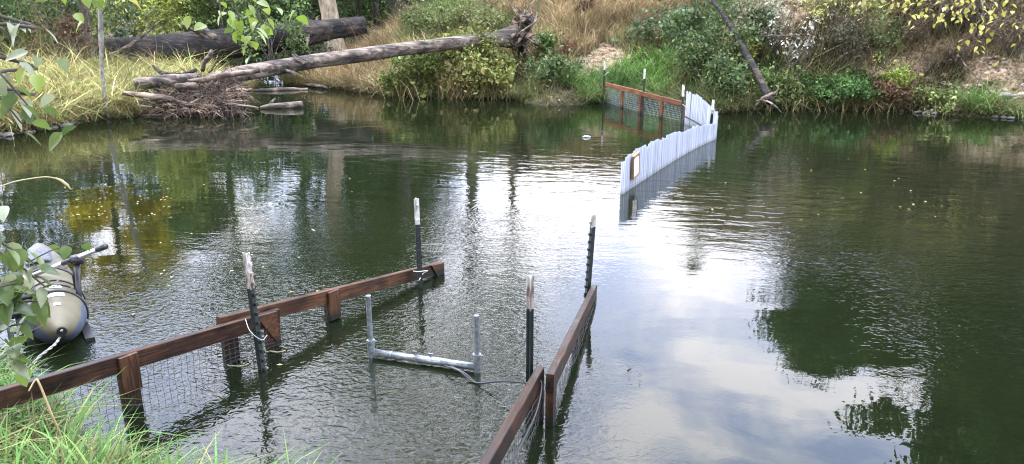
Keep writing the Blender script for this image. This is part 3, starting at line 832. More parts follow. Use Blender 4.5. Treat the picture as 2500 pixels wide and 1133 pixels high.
nose = np.array([-2.56, 3.90, 0]); bdir = unit(np.array([-3.56, 5.32, 0])-nose); bside = unit(np.array([bdir[1], -bdir[0], 0]))   # bside: to the right seen from the nose
boat = empty('pontoon_boat', nose, 'olive and blue one-person pontoon boat moored by the left grassy bank', 'boat')
R0, ZC, LEN = .170, .095, 1.26
prof = [(0, .028, .050), (.03, .046, .045), (.10, .080, .032), (.20, .115, .018), (.32, .142, .008), (.46, .168, .001), (.62, .174, 0), (1.15, .174, 0), (1.32, .160, .006), (1.46, .118, .03), (1.56, .075, .07), (1.62, .028, .09)]
prof = [(q*.92, r_, z_) for q, r_, z_ in prof]
def pontoon(off):
    """body of revolution along local X, nose at the origin of its frame"""
    n = 32; pp = spline(prof, 60); v = []; f = []
    for (q, r_, dz) in pp:
        for k in range(n):
            a = 2*math.pi*k/n
            v.append((q, r_*math.cos(a), r_*math.sin(a)+dz))
    for i in range(len(pp)-1):
        for k in range(n): f.append((i*n+k, (i+1)*n+k, (i+1)*n+(k+1) % n, i*n+(k+1) % n))
    f.append(tuple(range(n))); f.append(tuple(range(len(pp)*n-1, (len(pp)-1)*n-1, -1)))
    mb = MB(); mb.add(v, f)
    org = nose+bside*off+Z*ZC
    po = link('pontoon', mb.mesh('pontoon', M['pontoon'], True), boat, frame(org, bdir, -bside, Z))
    def ringpt(q, a, g=.004):
        r_ = np.interp(q, [e[0] for e in prof], [e[1] for e in prof])+g; dz = np.interp(q, [e[0] for e in prof], [e[2] for e in prof])
        return org+bdir*q-bside*(r_*math.cos(a))+Z*(r_*math.sin(a)+dz)
    def strap(q, a0, a1, r, nm='strap', mat=None, slant=0.0):
        mb = MB(); mb.tube([ringpt(q+slant*k/24, a0+(a1-a0)*k/24) for k in range(25)], r, 6); mb.build(nm, mat or M['blackpl'], po, True)
    strap(.40, -.3, math.pi+.3, .008); strap(.60, .1, math.pi-.1, .006); strap(.90, -.2, math.pi+.2, .009)
    strap(.50, 1.2, 2.2, .006, 'zip')
    mb = MB(); mb.tube([ringpt(.24, -.15)]+[ringpt(q, -.12, .012) for q in np.linspace(.26, .95, 14)], .008, 6); mb.build('grab_line', M['blackpl'], po, True)
    mb = MB(); mb.tube([ringpt(.008, math.pi/2, 0)*.5+ringpt(.008, -math.pi/2, 0)*.5-bdir*.014, ringpt(.008, math.pi/2, 0)*.5+ringpt(.008, -math.pi/2, 0)*.5+bdir*.02], .026, 16); mb.build('nose_ring', M['blackpl'], po)
    return po, ringpt
po, rp = pontoon(0.0)
def decal(name, q0, q1, a0, a1, mat, g=.0035):
    v = []; f = []; nu, nw = 7, 7
    for i in range(nu):
        for k in range(nw): v.append(rp(q0+(q1-q0)*i/(nu-1), a0+(a1-a0)*k/(nw-1), g))
    for i in range(nu-1):
        for k in range(nw-1): f.append((i*nw+k, i*nw+k+1, (i+1)*nw+k+1, (i+1)*nw+k))
    mb = MB(); mb.add(v, f); return mb.build(name, mat, po, True)
decal('white_label',   .33, .375, 1.30, 1.95, M['patch']); decal('white_label', .21, .24, 1.50, 1.78, M['patch'])
# oval badge
mbv = [rp(.47, 1.72, .004)]; mbf = []
for k in range(20):
    a = 2*math.pi*k/20; mbv.append(rp(.47+.026*math.cos(a), 1.72+.20*math.sin(a), .0045))
for k in range(20): mbf.append((0, 1+k, 1+(k+1) % 20))
mb = MB(); mb.add(mbv, mbf); bd = mb.build('badge', M['patch'], po)
mbv = [rp(.47+.018*math.cos(2*math.pi*k/16), 1.72+.14*math.sin(2*math.pi*k/16), .0065) for k in range(16)]
mb = MB(); mb.add(mbv, [tuple(range(16))]); mb.build('badge_mark', M['seat'], po)
mb = MB(); mb.tube([rp(.462, 1.64, .0075), rp(.472, 1.70, .0075), rp(.466, 1.74, .0075), rp(.478, 1.80, .0075)], .003, 5); mb.build('badge_mark', M['blackpl'], po)
# lacing on the right side
for q in np.linspace(.42, .74, 6):
    mb = MB(); mb.tube([rp(q, .95, .006), rp(q+.03, 1.12, .008), rp(q+.05, .98, .006)], .0035, 5); mb.build('lace', M['blackpl'], po)
pontoon(-.92)
# frame
def tube_part(name, pts, r, mat, n=10): mb = MB(); mb.tube(pts, r, n); return mb.build(name, mat, boat, True)
zt = .30
for off in (-.19, -.73): tube_part('frame_rail', [nose+bside*off+bdir*.15+Z*.16, nose+bside*off+bdir*.35+Z*.27, nose+bside*off+bdir*1.0+Z*.25], .016, M['blackpl'])
for q in (.18, .45, .9): tube_part('cross_tube', [nose+bside*(-.10)+bdir*q+Z*.24, nose+bside*(-.82)+bdir*q+Z*.24], .016, M['blackpl'])
tube_part('foot_brace', [nose+bside*(-.02)+bdir*.33+Z*.285, nose+bside*(-.22)+bdir*.18+Z*.22], .014, M['blackpl'])
tube_part('upright_tube', [nose+bside*(-.24)+bdir*.16+Z*.06, nose+bside*(-.24)+bdir*.17+Z*.33], .015, M['alu'])
for off in (-.16, -.30):
    mb = MB(); mb.box(nose+bside*off+bdir*.2+Z*.24, (bdir, bside, Z), (.03, .022, .03)); mb.build('clamp', M['blackpl'], boat)
# oar lock, upright and oar on the right pontoon
lock_b = D(193, 728, 4.33); lock_t = D(188, 634, 4.38)
tube_part('oar_stand', [lock_b-Z*.06, lock_b, lock_t], [.016, .017, .017], M['blackpl'])
tube_part('oar_stand', [lock_b-Z*.05+bdir*.10, lock_b+bdir*.09+Z*.12, lock_t-Z*.02], [.012, .014, .014], M['blackpl'])
tube_part('oar_lock', [lock_t-unit([1, .1, .2])*.028, lock_t+unit([1, .1, .2])*.028], .034, M['blackpl'], 14)
oe = D(258, 601, 4.30); od = unit(oe-lock_t-Z*.012); o0 = lock_t+Z*.012
ol = np.linalg.norm(oe-o0)
tube_part('oar_shaft', [o0-od*1.05, o0+od*(ol-.045)], .0145, M['alu'], 12)
tube_part('oar_sleeve', [o0-od*.13, o0+od*.015], .0165, M['blackpl'], 12)
tube_part('oar_grip', [o0+od*(ol-.075), o0+od*ol], .0185, M['blackpl'], 12)
# seat
sc_ = nose+bside*(-.46)+bdir*.6
mb = MB(); mb.box(sc_+Z*.32, (bdir, bside, Z), (.21, .21, .035)); s_ = mb.build('seat', M['seat'], boat)
bv = s_.modifiers.new('bev', 'BEVEL'); bv.width = .025; bv.segments = 3
mb = MB(); mb.box(sc_+bdir*.22+Z*.48, (bdir, bside, Z), (.03, .20, .15)); s_ = mb.build('backrest', M['seat'], boat)
bv = s_.modifiers.new('bev', 'BEVEL'); bv.width = .025; bv.segments = 3
for a, b in ((.12, .12), (-.12, .12), (.12, -.12), (-.12, -.12)):
    tube_part('seat_leg', [sc_+bdir*a+bside*b+Z*.25, sc_+bdir*a+bside*b+Z*.30], .012, M['blackpl'])
# dry bag / cover heaped on the far end
bagc = nose+bdir*.95+bside*(-.01)+Z*.20
n_u, n_v = 28, 18; v = []; f = []
for i in range(n_u+1):
    t_ = i/n_u
    for k in range(n_v):
        a = 2*math.pi*k/n_v
        wd = .145*(1-.75*t_**2.2)*(.75+.25*math.sin(min(t_*8, 1.57))); hh = (.11+.15*t_-.14*t_**3)
        q = np.array([t_, math.cos(a), math.sin(a)])
        w_ = 1+.16*(fbm(np.array([[t_*5, math.cos(a)*1.6, math.sin(a)*1.6]])*1.6+3, 3)[0]-.45)*2
        v.append(bagc+bdir*(t_*.40)+bside*(wd*w_*math.cos(a))+Z*(hh*w_*.55*math.sin(a)+.05*t_+.02))
for i in range(n_u):
    for k in range(n_v): f.append((i*n_v+k, i*n_v+(k+1) % n_v, (i+1)*n_v+(k+1) % n_v, (i+1)*n_v+k))
f.append(tuple(range(n_v-1, -1, -1))); f.append(tuple(range(n_u*n_v, (n_u+1)*n_v)))
bag = empty('gear_bag', bagc, 'crumpled olive gear bag with a grey mesh pocket on the far end of the boat', 'bag')
mb = MB(); mb.add(v, f); mb.build('bag_body', M['olive'], bag, True)
mb = MB()
pv = []
for i in range(8):
    for k in range(6):
        t_ = .05+.36*i/7; a = 1.15+1.1*k/5
        wd = .145*(1-.75*t_**2.2)*(.75+.25*math.sin(min(t_*8, 1.57))); hh = (.11+.15*t_-.14*t_**3)
        pv.append(bagc+bdir*(t_*.40)+bside*(wd*1.12*math.cos(a))+Z*(hh*1.16*.55*math.sin(a)+.05*t_+.026))
mb.add(pv, [(i*6+k, i*6+k+1, (i+1)*6+k+1, (i+1)*6+k) for i in range(7) for k in range(5)])
po2 = mb.build('mesh_pocket', simple('grey_mesh_fabric', [(.35, (.035, .04, .05)), (.65, (.11, .12, .14))], 60, .7), bag, True)
so = po2.modifiers.new('sol', 'SOLIDIFY'); so.thickness = .004
# fin under the nose and mooring rope
mb = MB(); mb.box(nose+bdir*.25+bside*.14+Z*(-.03), (bdir, bside, Z), (.12, .025, .05)); mb.build('fin', M['blackpl'], boat)
rope_pts = [nose+Z*.155-bdir*.012, D(150, 815, 3.92), D(135, 840, 3.86), D(100, 868, 3.80), D(60, 905, 3.75), D(0, 935, 3.72), D(-60, 945, 3.7)]
S = spline(rope_pts, 60); mb = MB()
for ph in (0, math.pi): 
    mb.tube([q+np.array([math.cos(i*.9+ph), 0, math.sin(i*.9+ph)])*.0038 for i, q in enumerate(S)], .0048, 5)
mb.tube([rope_pts[1]+np.array([.012*math.cos(a), 0, .016*math.sin(a)]) for a in np.linspace(0, 9, 20)], .0055, 5)
tag(mb.build('mooring_rope', M['white_rope'], None, True), 'twisted white mooring rope knotted to the pontoon nose', 'rope')
# ------------------------------------------------------------------ logs and driftwood
def log_mesh(pts, rads, nr=28, nl=90, ridge=.10, seed=0, flare=None):
    """furrowed log along a spline of points"""
    C_ = spline(pts, nl); R_ = np.interp(np.linspace(0, 1, nl), np.linspace(0, 1, len(rads)), rads)
    T_ = np.gradient(C_, axis=0); T_ /= np.linalg.norm(T_, axis=1)[:, None]
    v = np.zeros((nl, nr, 3)); x = unit(np.cross(T_[0], Z))
    for i in range(nl):
        x = unit(x-T_[i]*np.dot(x, T_[i])); y = np.cross(T_[i], x)
        for k in range(nr):
            a = 2*math.pi*k/nr; v[i, k] = C_[i]+(x*math.cos(a)+y*math.sin(a))*R_[i]
    L_ = np.linalg.norm(np.diff(C_, axis=0), axis=1).sum()
    aa = np.tile(2*np.pi*np.arange(nr)/nr, nl); ll = np.repeat(np.linspace(0, L_, nl), nr)
    rr = np.repeat(R_, nr)
    q = np.stack([np.cos(aa)*3.5+seed, np.sin(aa)*3.5+seed*.7, ll*.55], -1)
    dsp = (fbm(q, 4)-.47)*2*ridge*rr+(fbm(np.stack([np.cos(aa)*1.2, np.sin(aa)*1.2, ll*1.1+seed], -1), 3)-.45)*.35*rr
    cc = np.repeat(C_, nr, 0); vv = v.reshape(-1, 3); d = (vv-cc)/rr[:, None]
    vv = vv+d*dsp[:, None]
    idx = np.arange(nl*nr).reshape(nl, nr); nx = np.roll(idx, -1, 1)
    quads = np.stack([idx[:-1], nx[:-1], nx[1:], idx[1:]], -1).reshape(-1, 4)
    n0 = len(vv); vv = np.vstack([vv, C_[0], C_[-1]])
    t0 = np.stack([np.full(nr, n0), nx[0], idx[0]], -1); t1 = np.stack([np.full(nr, n0+1), idx[-1], nx[-1]], -1)
    return vv, [quads, np.vstack([t0, t1])]

def add_log(name, parent, pts, rads, mat, **kw):
    v, f = log_mesh(pts, rads, **kw)
    return link(name, np_mesh(name, v, f, None, mat, True), parent)

big = [D(150, 134, 20.3), D(260, 131, 20.8), D(400, 124, 21.4), D(560, 106, 22.1), D(700, 87, 22.8), D(800, 74, 23.3), D(890, 62, 23.8)]
t = empty('fallen_log', big[1]*[1, 1, 0], 'huge dark furrowed log lying across the back channel', 'log')
add_log('log_body', t, big, [.44, .44, .44, .41, .37, .31, .27], M['bark_dark'], ridge=.17, nl=140, nr=36, seed=2)
for (a, b, Y, dx, dz, l) in ((480, 78, 21.4, -.25, .2, .45), (752, 92, 22.7, .0, -.3, .35), (640, 60, 22.2, .1, .3, .2)):
    p = D(a, b, Y); mb = MB(); e = unit([dx, -.25, dz])
    mb.tube([p-e*.2, p+e*.1, p+e*l], [.06, .05, .025], 7); mb.build('broken_limb', M['bark_grey'], t, True)
p = D(482, 72, 21.2); mb = MB(); mb.tube([D(478, 68, 21.4), D(500, 76, 21.1), D(528, 92, 20.9)], [.09, .10, .085], 8); mb.build('broken_limb', M['bark_grey'], t, True)

grey = [D(468, 207, 15.7), D(530, 192, 16.0), D(610, 176, 16.4), D(740, 154, 17.0), D(900, 132, 17.6), D(1020, 117, 18.1), D(1110, 105, 18.4), D(1200, 97, 18.7), D(1262, 90, 18.95)]
t = empty('fallen_log', grey[0]*[1, 1, 0], 'long grey leaning log with an upturned root wad on the right bank', 'log')
add_log('log_body', t, grey, [.05, .13, .155, .15, .155, .155, .15, .17, .30], M['bark_grey'], ridge=.12, nl=150, nr=24, seed=5)
rw = D(1275, 85, 18.95)
for k in range(64):
    a = rng.uniform(0, 2*math.pi); ln = rng.uniform(.28, .60); e = unit([rng.uniform(-.25, .45), math.cos(a)*.8, math.sin(a)*1.0])
    p0 = rw+np.array([rng.uniform(-.1, .15), rng.uniform(-.15, .15), rng.uniform(-.18, .2)])
    w1 = rng.normal(0, .10, 3); w2 = rng.normal(0, .16, 3)
    mb = MB(); mb.tube(list(spline([p0, p0+e*ln*.4+w1*.5, p0+e*ln*.75+w1, p0+e*ln+w2], 9)), list(np.linspace(rng.uniform(.05, .11), .010, 9)), 6); mb.build('root', M['root'] if k % 3 else M['bark_grey'], t, True)
mb = MB(); mb.tube(list(spline([rw-np.array([.1, 0, .1]), rw+np.array([-.06, -.1, .25]), rw+np.array([-.02, -.12, .48])], 9)), list(np.linspace(.17, .05, 9)), 9); mb.build('root', M['bark_grey'], t, True)
for a, b, Y in ((712, 132, 16.8), (718, 130, 16.85), (690, 160, 16.7)):
    p = D(a, b, Y); mb = MB(); mb.tube([p, p+np.array([.10, 0, -.12]), p+np.array([.25, .05, -.2])], [.012, .05, .07], 6); mb.build('splinter', M['bark_grey'], t)
# the other fallen pieces
def stick(name, label, pts, rads, mat, cat='stick', group=None, n=10):
    sp = spline(pts, n); rd = np.interp(np.linspace(0, 1, n), np.linspace(0, 1, len(rads)), rads)
    sp = sp+np.random.default_rng(int(abs(sp[0][0]*1000)) % 9999).normal(0, .006, sp.shape)
    mb = MB(); mb.tube(list(sp), list(rd), 7); o = mb.build(name, mat, None, True)
    return tag(o, label, cat, group)
stick('fallen_log', 'short thick grey log at the top of the debris jam', [D(330, 205, 15.3), D(420, 196, 15.5), D(490, 190, 15.8)], [.12, .13, .09], M['bark_grey'], 'log', n=14)
stick('fallen_log', 'stubby sawn-looking log piece in the middle of the debris jam', [D(430, 212, 15.0), D(478, 210, 15.1)], [.07, .075], M['drift'], 'log')
stick('fallen_log', 'slim brown log jutting left from the debris jam above the water', [D(300, 228, 14.6), D(370, 236, 14.6), D(425, 243, 14.7)], [.045, .07, .05], M['drift'], 'log')
stick('drift_plank', 'flat weathered plank lying on the grey log and debris', [D(460, 201, 15.25), D(545, 184, 15.5), D(635, 172, 15.8)], [.05, .06, .05], M['drift'], 'plank')
stick('branch', 'bare pale branch leaning against the big dark log', [D(258, 140, 20.2), D(310, 115, 20.3), D(345, 90, 20.5), D(385, 55, 20.8)], [.05, .055, .045, .02], M['bark_grey'], 'branch', n=14)
stick('branch', 'curved bare branch standing up between the two fallen logs', [D(494, 172, 16.6), D(500, 150, 16.5), D(515, 128, 16.4), D(520, 124, 16.4)], [.05, .05, .05, .02], M['bark_grey'], 'branch')
stick('branch', 'thin twig standing beside the curved branch between the logs', [D(510, 178, 16.5), D(525, 158, 16.4), D(531, 136, 16.4)], [.02, .018, .008], M['bark_grey'], 'branch')
stick('branch', 'arching dark branch dipping behind the debris jam', [D(372, 160, 16.6), D(400, 180, 16.5), D(440, 184, 16.6), D(480, 170, 16.8)], [.03, .06, .06, .04], M['bark_dark'], 'branch', n=14)
# mud bar and floating logs
def mud_bar(label, pts, rads, name='mud_bar', hz=.3):
    v, f = log_mesh([np.array(p) for p in pts], rads, nr=16, nl=50, ridge=.3, seed=9)
    v[:, 2] = v[:, 2]*hz+.0
    return tag(link(name, np_mesh(name, v, f, None, M['mud'], True)), label, 'mud bar')
M['mud'] = simple('wet_grey_mud', [(.3, (.05, .045, .045)), (.7, (.13, .12, .12))], 14, .5, None, .01)
mud_bar('low wet mud bar at the water edge below the debris jam', [W(395, 283), W(470, 274), W(540, 270), W(600, 264)], [.03, .16, .15, .04])
stick('floating_stick', 'thin pale stick floating at the end of the mud bar', [W(338, 283, .01), W(380, 281, .02), W(430, 281, .02)], [.02, .03, .02], M['bark_grey'], 'stick')
t = empty('floating_log', W(690, 259), 'short pale floating log with grass tufts beyond the debris jam', 'log')
add_log('log_body', t, [W(635, 263, .03), W(660, 260, .05), W(700, 258, .06), W(738, 256, .06)], [.03, .06, .075, .085], M['bark_grey'], nl=30, nr=14, seed=4)
mb = MB(); mb.tube([D(655, 262, 16.35), D(664, 248, 16.4), D(672, 240, 16.5)], [.03, .035, .015], 6); mb.build('limb', M['bark_grey'], t, True)
stick('floating_stick', 'dark stick lying along the water in the back channel', [W(606, 221, .01), W(640, 221, .02), W(700, 219, .02), W(752, 218, .02)], [.02, .05, .06, .03], M['drift'], 'stick')
stick('floating_stick', 'grey branch lying at the foot of the mossy channel bank', [W(740, 205, .05), W(768, 208, .08), W(800, 214, .05)], [.03, .05, .03], M['bark_grey'], 'stick')
# debris jam: countable sticks, and a mass of fine roots
for k in range(70):
    px = rng.uniform(345, 585); py = rng.uniform(206, 262); Y = 14.5+(262-py)/56*1.2
    p0 = D(px, py, Y); a = rng.normal(0.1, .35); e = unit([math.cos(a), rng.normal(0, .35), math.sin(a)*.7]); ln = rng.uniform(.25, .8)
    stick('driftwood_stick', 'weathered stick tangled in the debris jam below the fallen logs', [p0-e*ln*.5, p0+rng.normal(0, .03, 3), p0+e*ln*.5], [.006, rng.uniform(.012, .04), .006], M['drift'] if k % 3 else M['root'], 'stick', 'driftwood sticks in the debris jam', n=7)
mb = MB()
for k in range(2200):
    px = rng.triangular(350, 560, 604); py = rng.uniform(196, 274); Y = 14.35+(270-py)/60*1.1+rng.uniform(0, .5)
    p0 = D(px, py, Y); p0[2] = max(p0[2], .02); a = rng.normal(-.4, 1.3); ln = rng.uniform(.1, .40)
    e = np.array([math.cos(a)*rng.choice([-1, 1]), rng.normal(0, .5), math.sin(a)]); e = unit(e)
    mb.tube([p0, p0+e*ln*.5+rng.normal(0, .04, 3), p0+e*ln+rng.normal(0, .06, 3)-Z*.05], [.009, .007, .003], 3, False)
tag(mb.build('root_tangle', M['root']), 'brown tangle of fine roots and straw in the debris jam', 'roots', kind='stuff')
v, f = log_mesh([D(350, 262, 15.3), D(450, 252, 15.4), D(540, 250, 15.4), D(592, 256, 15.3)], [.15, .27, .27, .15], nr=24, nl=40, ridge=.4, seed=3)
tag(link('debris_mound', np_mesh('debris_mound', v, [f[0], f[1]], None, simple('dark_debris', [(.3, (.010, .007, .005)), (.7, (.05, .034, .022))], 14, .95, None, .05), True)), 'dark matted core of the debris jam at the left bank', 'debris')

# leaning dark pole on the right bank
stick('leaning_pole', 'dark thin dead trunk leaning down the right bank into the water', [D(1738, 0, 17.4), D(1790, 75, 16.9), D(1830, 145, 16.2), D(1858, 200, 15.7), D(1882, 248, 15.2)], [.035, .06, .075, .075, .085], M['bark_dark'], 'trunk', n=24)
stick('branch', 'forked bare branch at the foot of the leaning dark trunk', [W(1838, 272, .02), D(1862, 240, 15.1), D(1890, 228, 15.2), D(1902, 215, 15.3)], [.02, .035, .03, .015], M['drift'], 'branch')
stick('branch', 'bent pale stick reaching into the water beside the leaning trunk', [D(1846, 246, 15.0), D(1872, 247, 14.8), D(1895, 262, 14.6), W(1908, 275)], [.012, .018, .018, .008], M['bark_grey'], 'branch')
stick('branch', 'long thin pale stem slanting down the bare cut bank', [D(2322, 100, 16.2), D(2350, 150, 15.7), D(2400, 205, 15.2), D(2452, 270, 14.5)], [.012, .016, .014, .010], M['bark_grey'], 'branch', n=14)
stick('branch', 'dark horizontal dead branch on the right bank below the yellow shrub', [D(1850, 90, 16.6), D(1905, 88, 16.5), D(1940, 86, 16.4)], [.015, .02, .01], M['drift'], 'branch')
# steel stake up the slope
tpq = hit(1317, 62)
mb = MB(); mb.beam(tpq-Z*.3, D(1314, 4, tpq[1]), (0, 1, 0), .05, .03); tag(mb.build('steel_stake', simple('green_stake_paint', [(.3, (.02, .06, .035)), (.7, (.04, .10, .06))], 20, .5)), 'thin green steel stake standing in the dry grass above the root wad', 'stake')

# ------------------------------------------------------------------ stones
def stone_mesh(seed):
    bm = bmesh.new(); bmesh.ops.create_icosphere(bm, subdivisions=2, radius=1)
    P_ = np.array([v.co[:] for v in bm.verts]); d = .72+.6*fbm(P_*1.3+seed*9.1, 3)
    for v, s_ in zip(bm.verts, d): v.co *= s_; v.co.z *= .62
    me = bpy.data.meshes.new('stone'); bm.to_mesh(me); bm.free()
    me.polygons.foreach_set('use_smooth', [True]*len(me.polygons)); return me
def stones(mats, n): 
    r = []
    for k in range(n):
        me = stone_mesh(k); me.materials.append(mats); r.append(me)
    return r
SM, ST = stones(M['stone'], 4), stones(M['stone_tan'], 4)
def stone(me, p, s, label, group, name='stone'):
    o = link(name, me, None, Matrix.Translation(Vector(p)) @ Matrix.Rotation(rng.uniform(0, 6), 4, 'Z') @ Matrix.Rotation(rng.normal(0, .3), 4, 'X') @ Matrix.Diagonal((s*rng.uniform(.8, 1.4), s, s*rng.uniform(.7, 1.1), 1)))
    if group in ('stones in the cut bank', 'stones on the earth patch'):      # bedded in the bank: pieces of the ground
        o.parent = ground; o.matrix_parent_inverse = WMAT[ground.name].inverted(); return
    tag(o, label, 'stone', group)
for k in range(46):
    px = rng.uniform(0, 225) if k < 40 else rng.uniform(225, 330); py = 331-px*.168+rng.uniform(-6, 5)
    p = W(px, py); stone(SM[k % 4], (p[0], p[1], rng.uniform(-.01, .03)), rng.uniform(.03, .095), 'grey wet stone at the water edge of the left bank', 'stones along the left shore')
for k in range(210):
    px = rng.uniform(2230, 2500); py = rng.uniform(130, 262); 
    if py < 160 and px < 2330: continue
    p = hit(px, py); stone(ST[k % 4], p+np.array([0, .01, 0]), rng.uniform(.02, .065)*(1.25 if py > 200 else 1), 'tan stone bedded in the bare cut bank on the right', 'stones in the cut bank')
for k in range(26):
    px = rng.uniform(1390, 1520); py = rng.uniform(130, 190); p = hit(px, py)
    stone(ST[k % 4], p, rng.uniform(.02, .05), 'small tan stone on the bare earth patch behind the far fence', 'stones on the earth patch')
for k in range(34):
    px = rng.uniform(2130, 2500); py = rng.uniform(262, 284); p = W(px, 266+(px-2130)*.056+rng.uniform(-6, 6)); stone(SM[k % 4], (p[0], p[1], .02), rng.uniform(.03, .075), 'grey stone at the water edge below the cut bank', 'stones along the right shore')
p = hit(2336, 266); stone(ST[1], p+Z*.02, .14, 'large rounded brown stone beside the green tuft under the cut bank', None, 'boulder')
p = hit(2455, 235); stone(SM[2], p+Z*.02, .12, 'grey rounded stone at the foot of the cut bank on the far right', None, 'boulder')
p = W(1433, 336); mb = MB(); mb.tube([(p[0]-.07, p[1], .008), (p[0]-.03, p[1]+.01, .02), (p[0]+.03, p[1], .012), (p[0]+.06, p[1], .01)], [.008, .018, .016, .006], 8)
tag(mb.build('float', M['patch'], None, True), 'small white float drifting left of the pipe weir', 'float')
# kind, picture column (or plan point), distance, scale, own label
TREES_LIST = [
    ('fir', -260, 24, .6, 'dark fir beyond the left edge of the picture'), ('broad', 20, 27, .62, 'broad dark tree mirrored at the far left behind the sapling'), ('yellow', 215, 20.2, .66, None), ('broad2', 345, 29, .62, 'green tree mirrored just right of the golden streak'),
    ('olive', 400, 31, .62, 'olive tree mirrored left of the first white sky gap'), ('broad', 455, 33, .66, 'dark tree bordering the first white sky gap on its left'), ('fir', 715, 30, .55, 'fir mirrored between the two white sky gaps at left'), ('broad2', 880, 33, .85, 'green tree mirrored right of the left sky gaps'),
    ('high', 560, 31, .95, 'high-crowned tree mirrored above the first white sky gap'), ('high', 800, 30, .85, 'high-crowned tree mirrored above the second sky gap'),
    ('olive', 930, 31, .8, 'olive tree mirrored left of the wide white sky area'), ('broad', 985, 34, .7, 'dark tree forming the left border of the wide white sky area'),
    ('sparse', 1240, 33, 1.0, None), ('airy', 1150, 30, 1.3, 'airy tall tree mirrored right of the pipe frame'), ('airy', 980, 29, 1.45, 'airy tall tree mirrored left of the wrapped post'),
    ('sparse', 1735, 25, .22, 'small thin tree mirrored below the pipe weir'),
    ('broad', 2110, 21, .38, 'dark tree forming the left border of the big right-hand reflection'), ('fir', 2180, 22, .30, 'dark fir in the middle of the right-hand reflection'), ('olive', 2260, 21, .36, 'olive tree in the right-hand reflection'),
    ('olive', 2490, 20.5, .38, 'broad olive tree above the yellow branches'), ('broad2', 2590, 20, .85, 'mid green tree above the cut bank'), ('fir', 2640, 20, .8, 'fir just beyond the right edge of the picture'), ('olive', 2760, 19, 1.05, None), ('broad', 2860, 18, 1.1, 'broad tree well beyond the right edge of the picture')]
TREES_LIST += [('dense', px, Y, sc, 'dense dark tree in the right-hand reflection, %s' % w) for px, Y, sc, w in (
    (2060, 22.5, .60, 'at its left border'), (2130, 20.5, .46, 'left of the yellow branches'), (2210, 23, .58, 'behind the bank edge'), (2310, 20, .5, 'low above the yellow branches'),
    (2540, 22.5, .75, 'tall above the cut bank'), (2640, 21, 1.1, 'tall beyond the right edge'))]
TREES_LIST += [('dense', px, Y, sc, 'dense dark tree behind the back channel, %s' % w) for px, Y, sc, w in (
    (620, 38, .36, 'low under the sky gap'), (460, 36, .6, 'left of the sky gap'), (880, 37, .9, 'behind the pale trunk'), (970, 36, .7, 'left of the wide sky area'), (1080, 40, .5, 'low at the top of the dry slope'))]
for k, (x_, y_, sc_) in enumerate(((-17, 0, 1.3), (-12, -3.5, 1.5), (-7.5, -5, 1.45), (-3.5, -6.5, 1.55), (.8, -5.5, 1.5), (5, -6.5, 1.55), (9.5, -6, 1.5), (14, -7.5, 1.55), (19, -8, 1.6), (-6, -1.2, .8))):
    TREES_LIST.append((('broad', 'broad2', 'olive')[k % 3], (x_, y_), 0, sc_, 'tall unseen tree added behind the viewpoint to shade the banks'))  # unseen trees added behind the camera to shade the banks and boat
# ------------------------------------------------------------------ vegetation
def blades(base, length, width, col, lean=.35, droop=.5, g=None, bias=None):
    """curved tapering grass blades: 7 vertices, 2 quads and a triangle each"""
    g = g or rng; n = len(base)
    az = g.uniform(0, 2*np.pi, n); hd = np.stack([np.cos(az), np.sin(az), np.zeros(n)], -1)
    if bias is not None:
        hd = hd+np.asarray(bias); hd /= (np.linalg.norm(hd, axis=1)[:, None]+1e-9)
    ln = np.abs(g.normal(lean, lean*.5, n)); dr = np.abs(g.normal(droop, droop*.4, n))
    yaw = az+np.pi/2+g.normal(0, .5, n); sd = np.stack([np.cos(yaw), np.sin(yaw), np.zeros(n)], -1)
    V = np.zeros((n, 7, 3)); 
    for k, t in enumerate((0, .38, .74, 1.0)):
        hx = (ln*t+dr*t*t*.8)*length; zz = (t-.62*dr*t**2.2)*length
        c = base+hd*hx[:, None]; c[:, 2] += zz
        w = width*(1-.15*k-.25*(k == 2))
        if k < 3:
            V[:, 2*k] = c-sd*(w*.5)[:, None]; V[:, 2*k+1] = c+sd*(w*.5)[:, None]
        else: V[:, 6] = c
    b = np.arange(n)[:, None]*7
    q1 = b+np.array([[0, 1, 3, 2]]); q2 = b+np.array([[2, 3, 5, 4]]); t1 = b+np.array([[4, 5, 6]])
    shade = np.array([.75, .75, .95, .95, 1.08, 1.08, 1.15])
    Cc = (col[:, None, :]*np.ones(7)[None, :, None]).reshape(-1, 3)
    return V.reshape(-1, 3), [np.vstack([q1, q2]), t1], Cc

def leaves(c, size, col, up=.5, g=None, aspect=.55, fold=.18):
    """ovate folded leaves: 6 vertices, 4 triangles as 2 quads"""
    g = g or rng; n = len(c)
    u = g.normal(0, 1, (n, 3)); u[:, 2] -= .35; u /= np.linalg.norm(u, axis=1)[:, None]
    nn = g.normal(0, 1, (n, 3)); nn[:, 2] += up*2; nn -= u*np.sum(nn*u, 1)[:, None]; nn /= np.linalg.norm(nn, axis=1)[:, None]
    w = np.cross(nn, u); s = size[:, None]
    tip = c+u*s; bas = c-u*s
    V = np.stack([bas, c+w*s*aspect-u*s*.1+nn*s*fold, tip, c-w*s*aspect-u*s*.1+nn*s*fold], 1)
    b = np.arange(n)[:, None]*4
    f1 = b+np.array([[0, 1, 2]]); f2 = b+np.array([[0, 2, 3]])
    return V.reshape(-1, 3), [np.vstack([f1, f2])], np.repeat(col, 4, 0)

def mixcol(cols, n, g=None, jit=.25):
    g = g or rng; cols = np.array(cols); k = g.integers(0, len(cols), n); t = g.random(n)[:, None]
    c = cols[k]*(1-t*.4)+cols[g.integers(0, len(cols), n)]*t*.4
    return c*np.exp(g.normal(0, jit, n))[:, None]

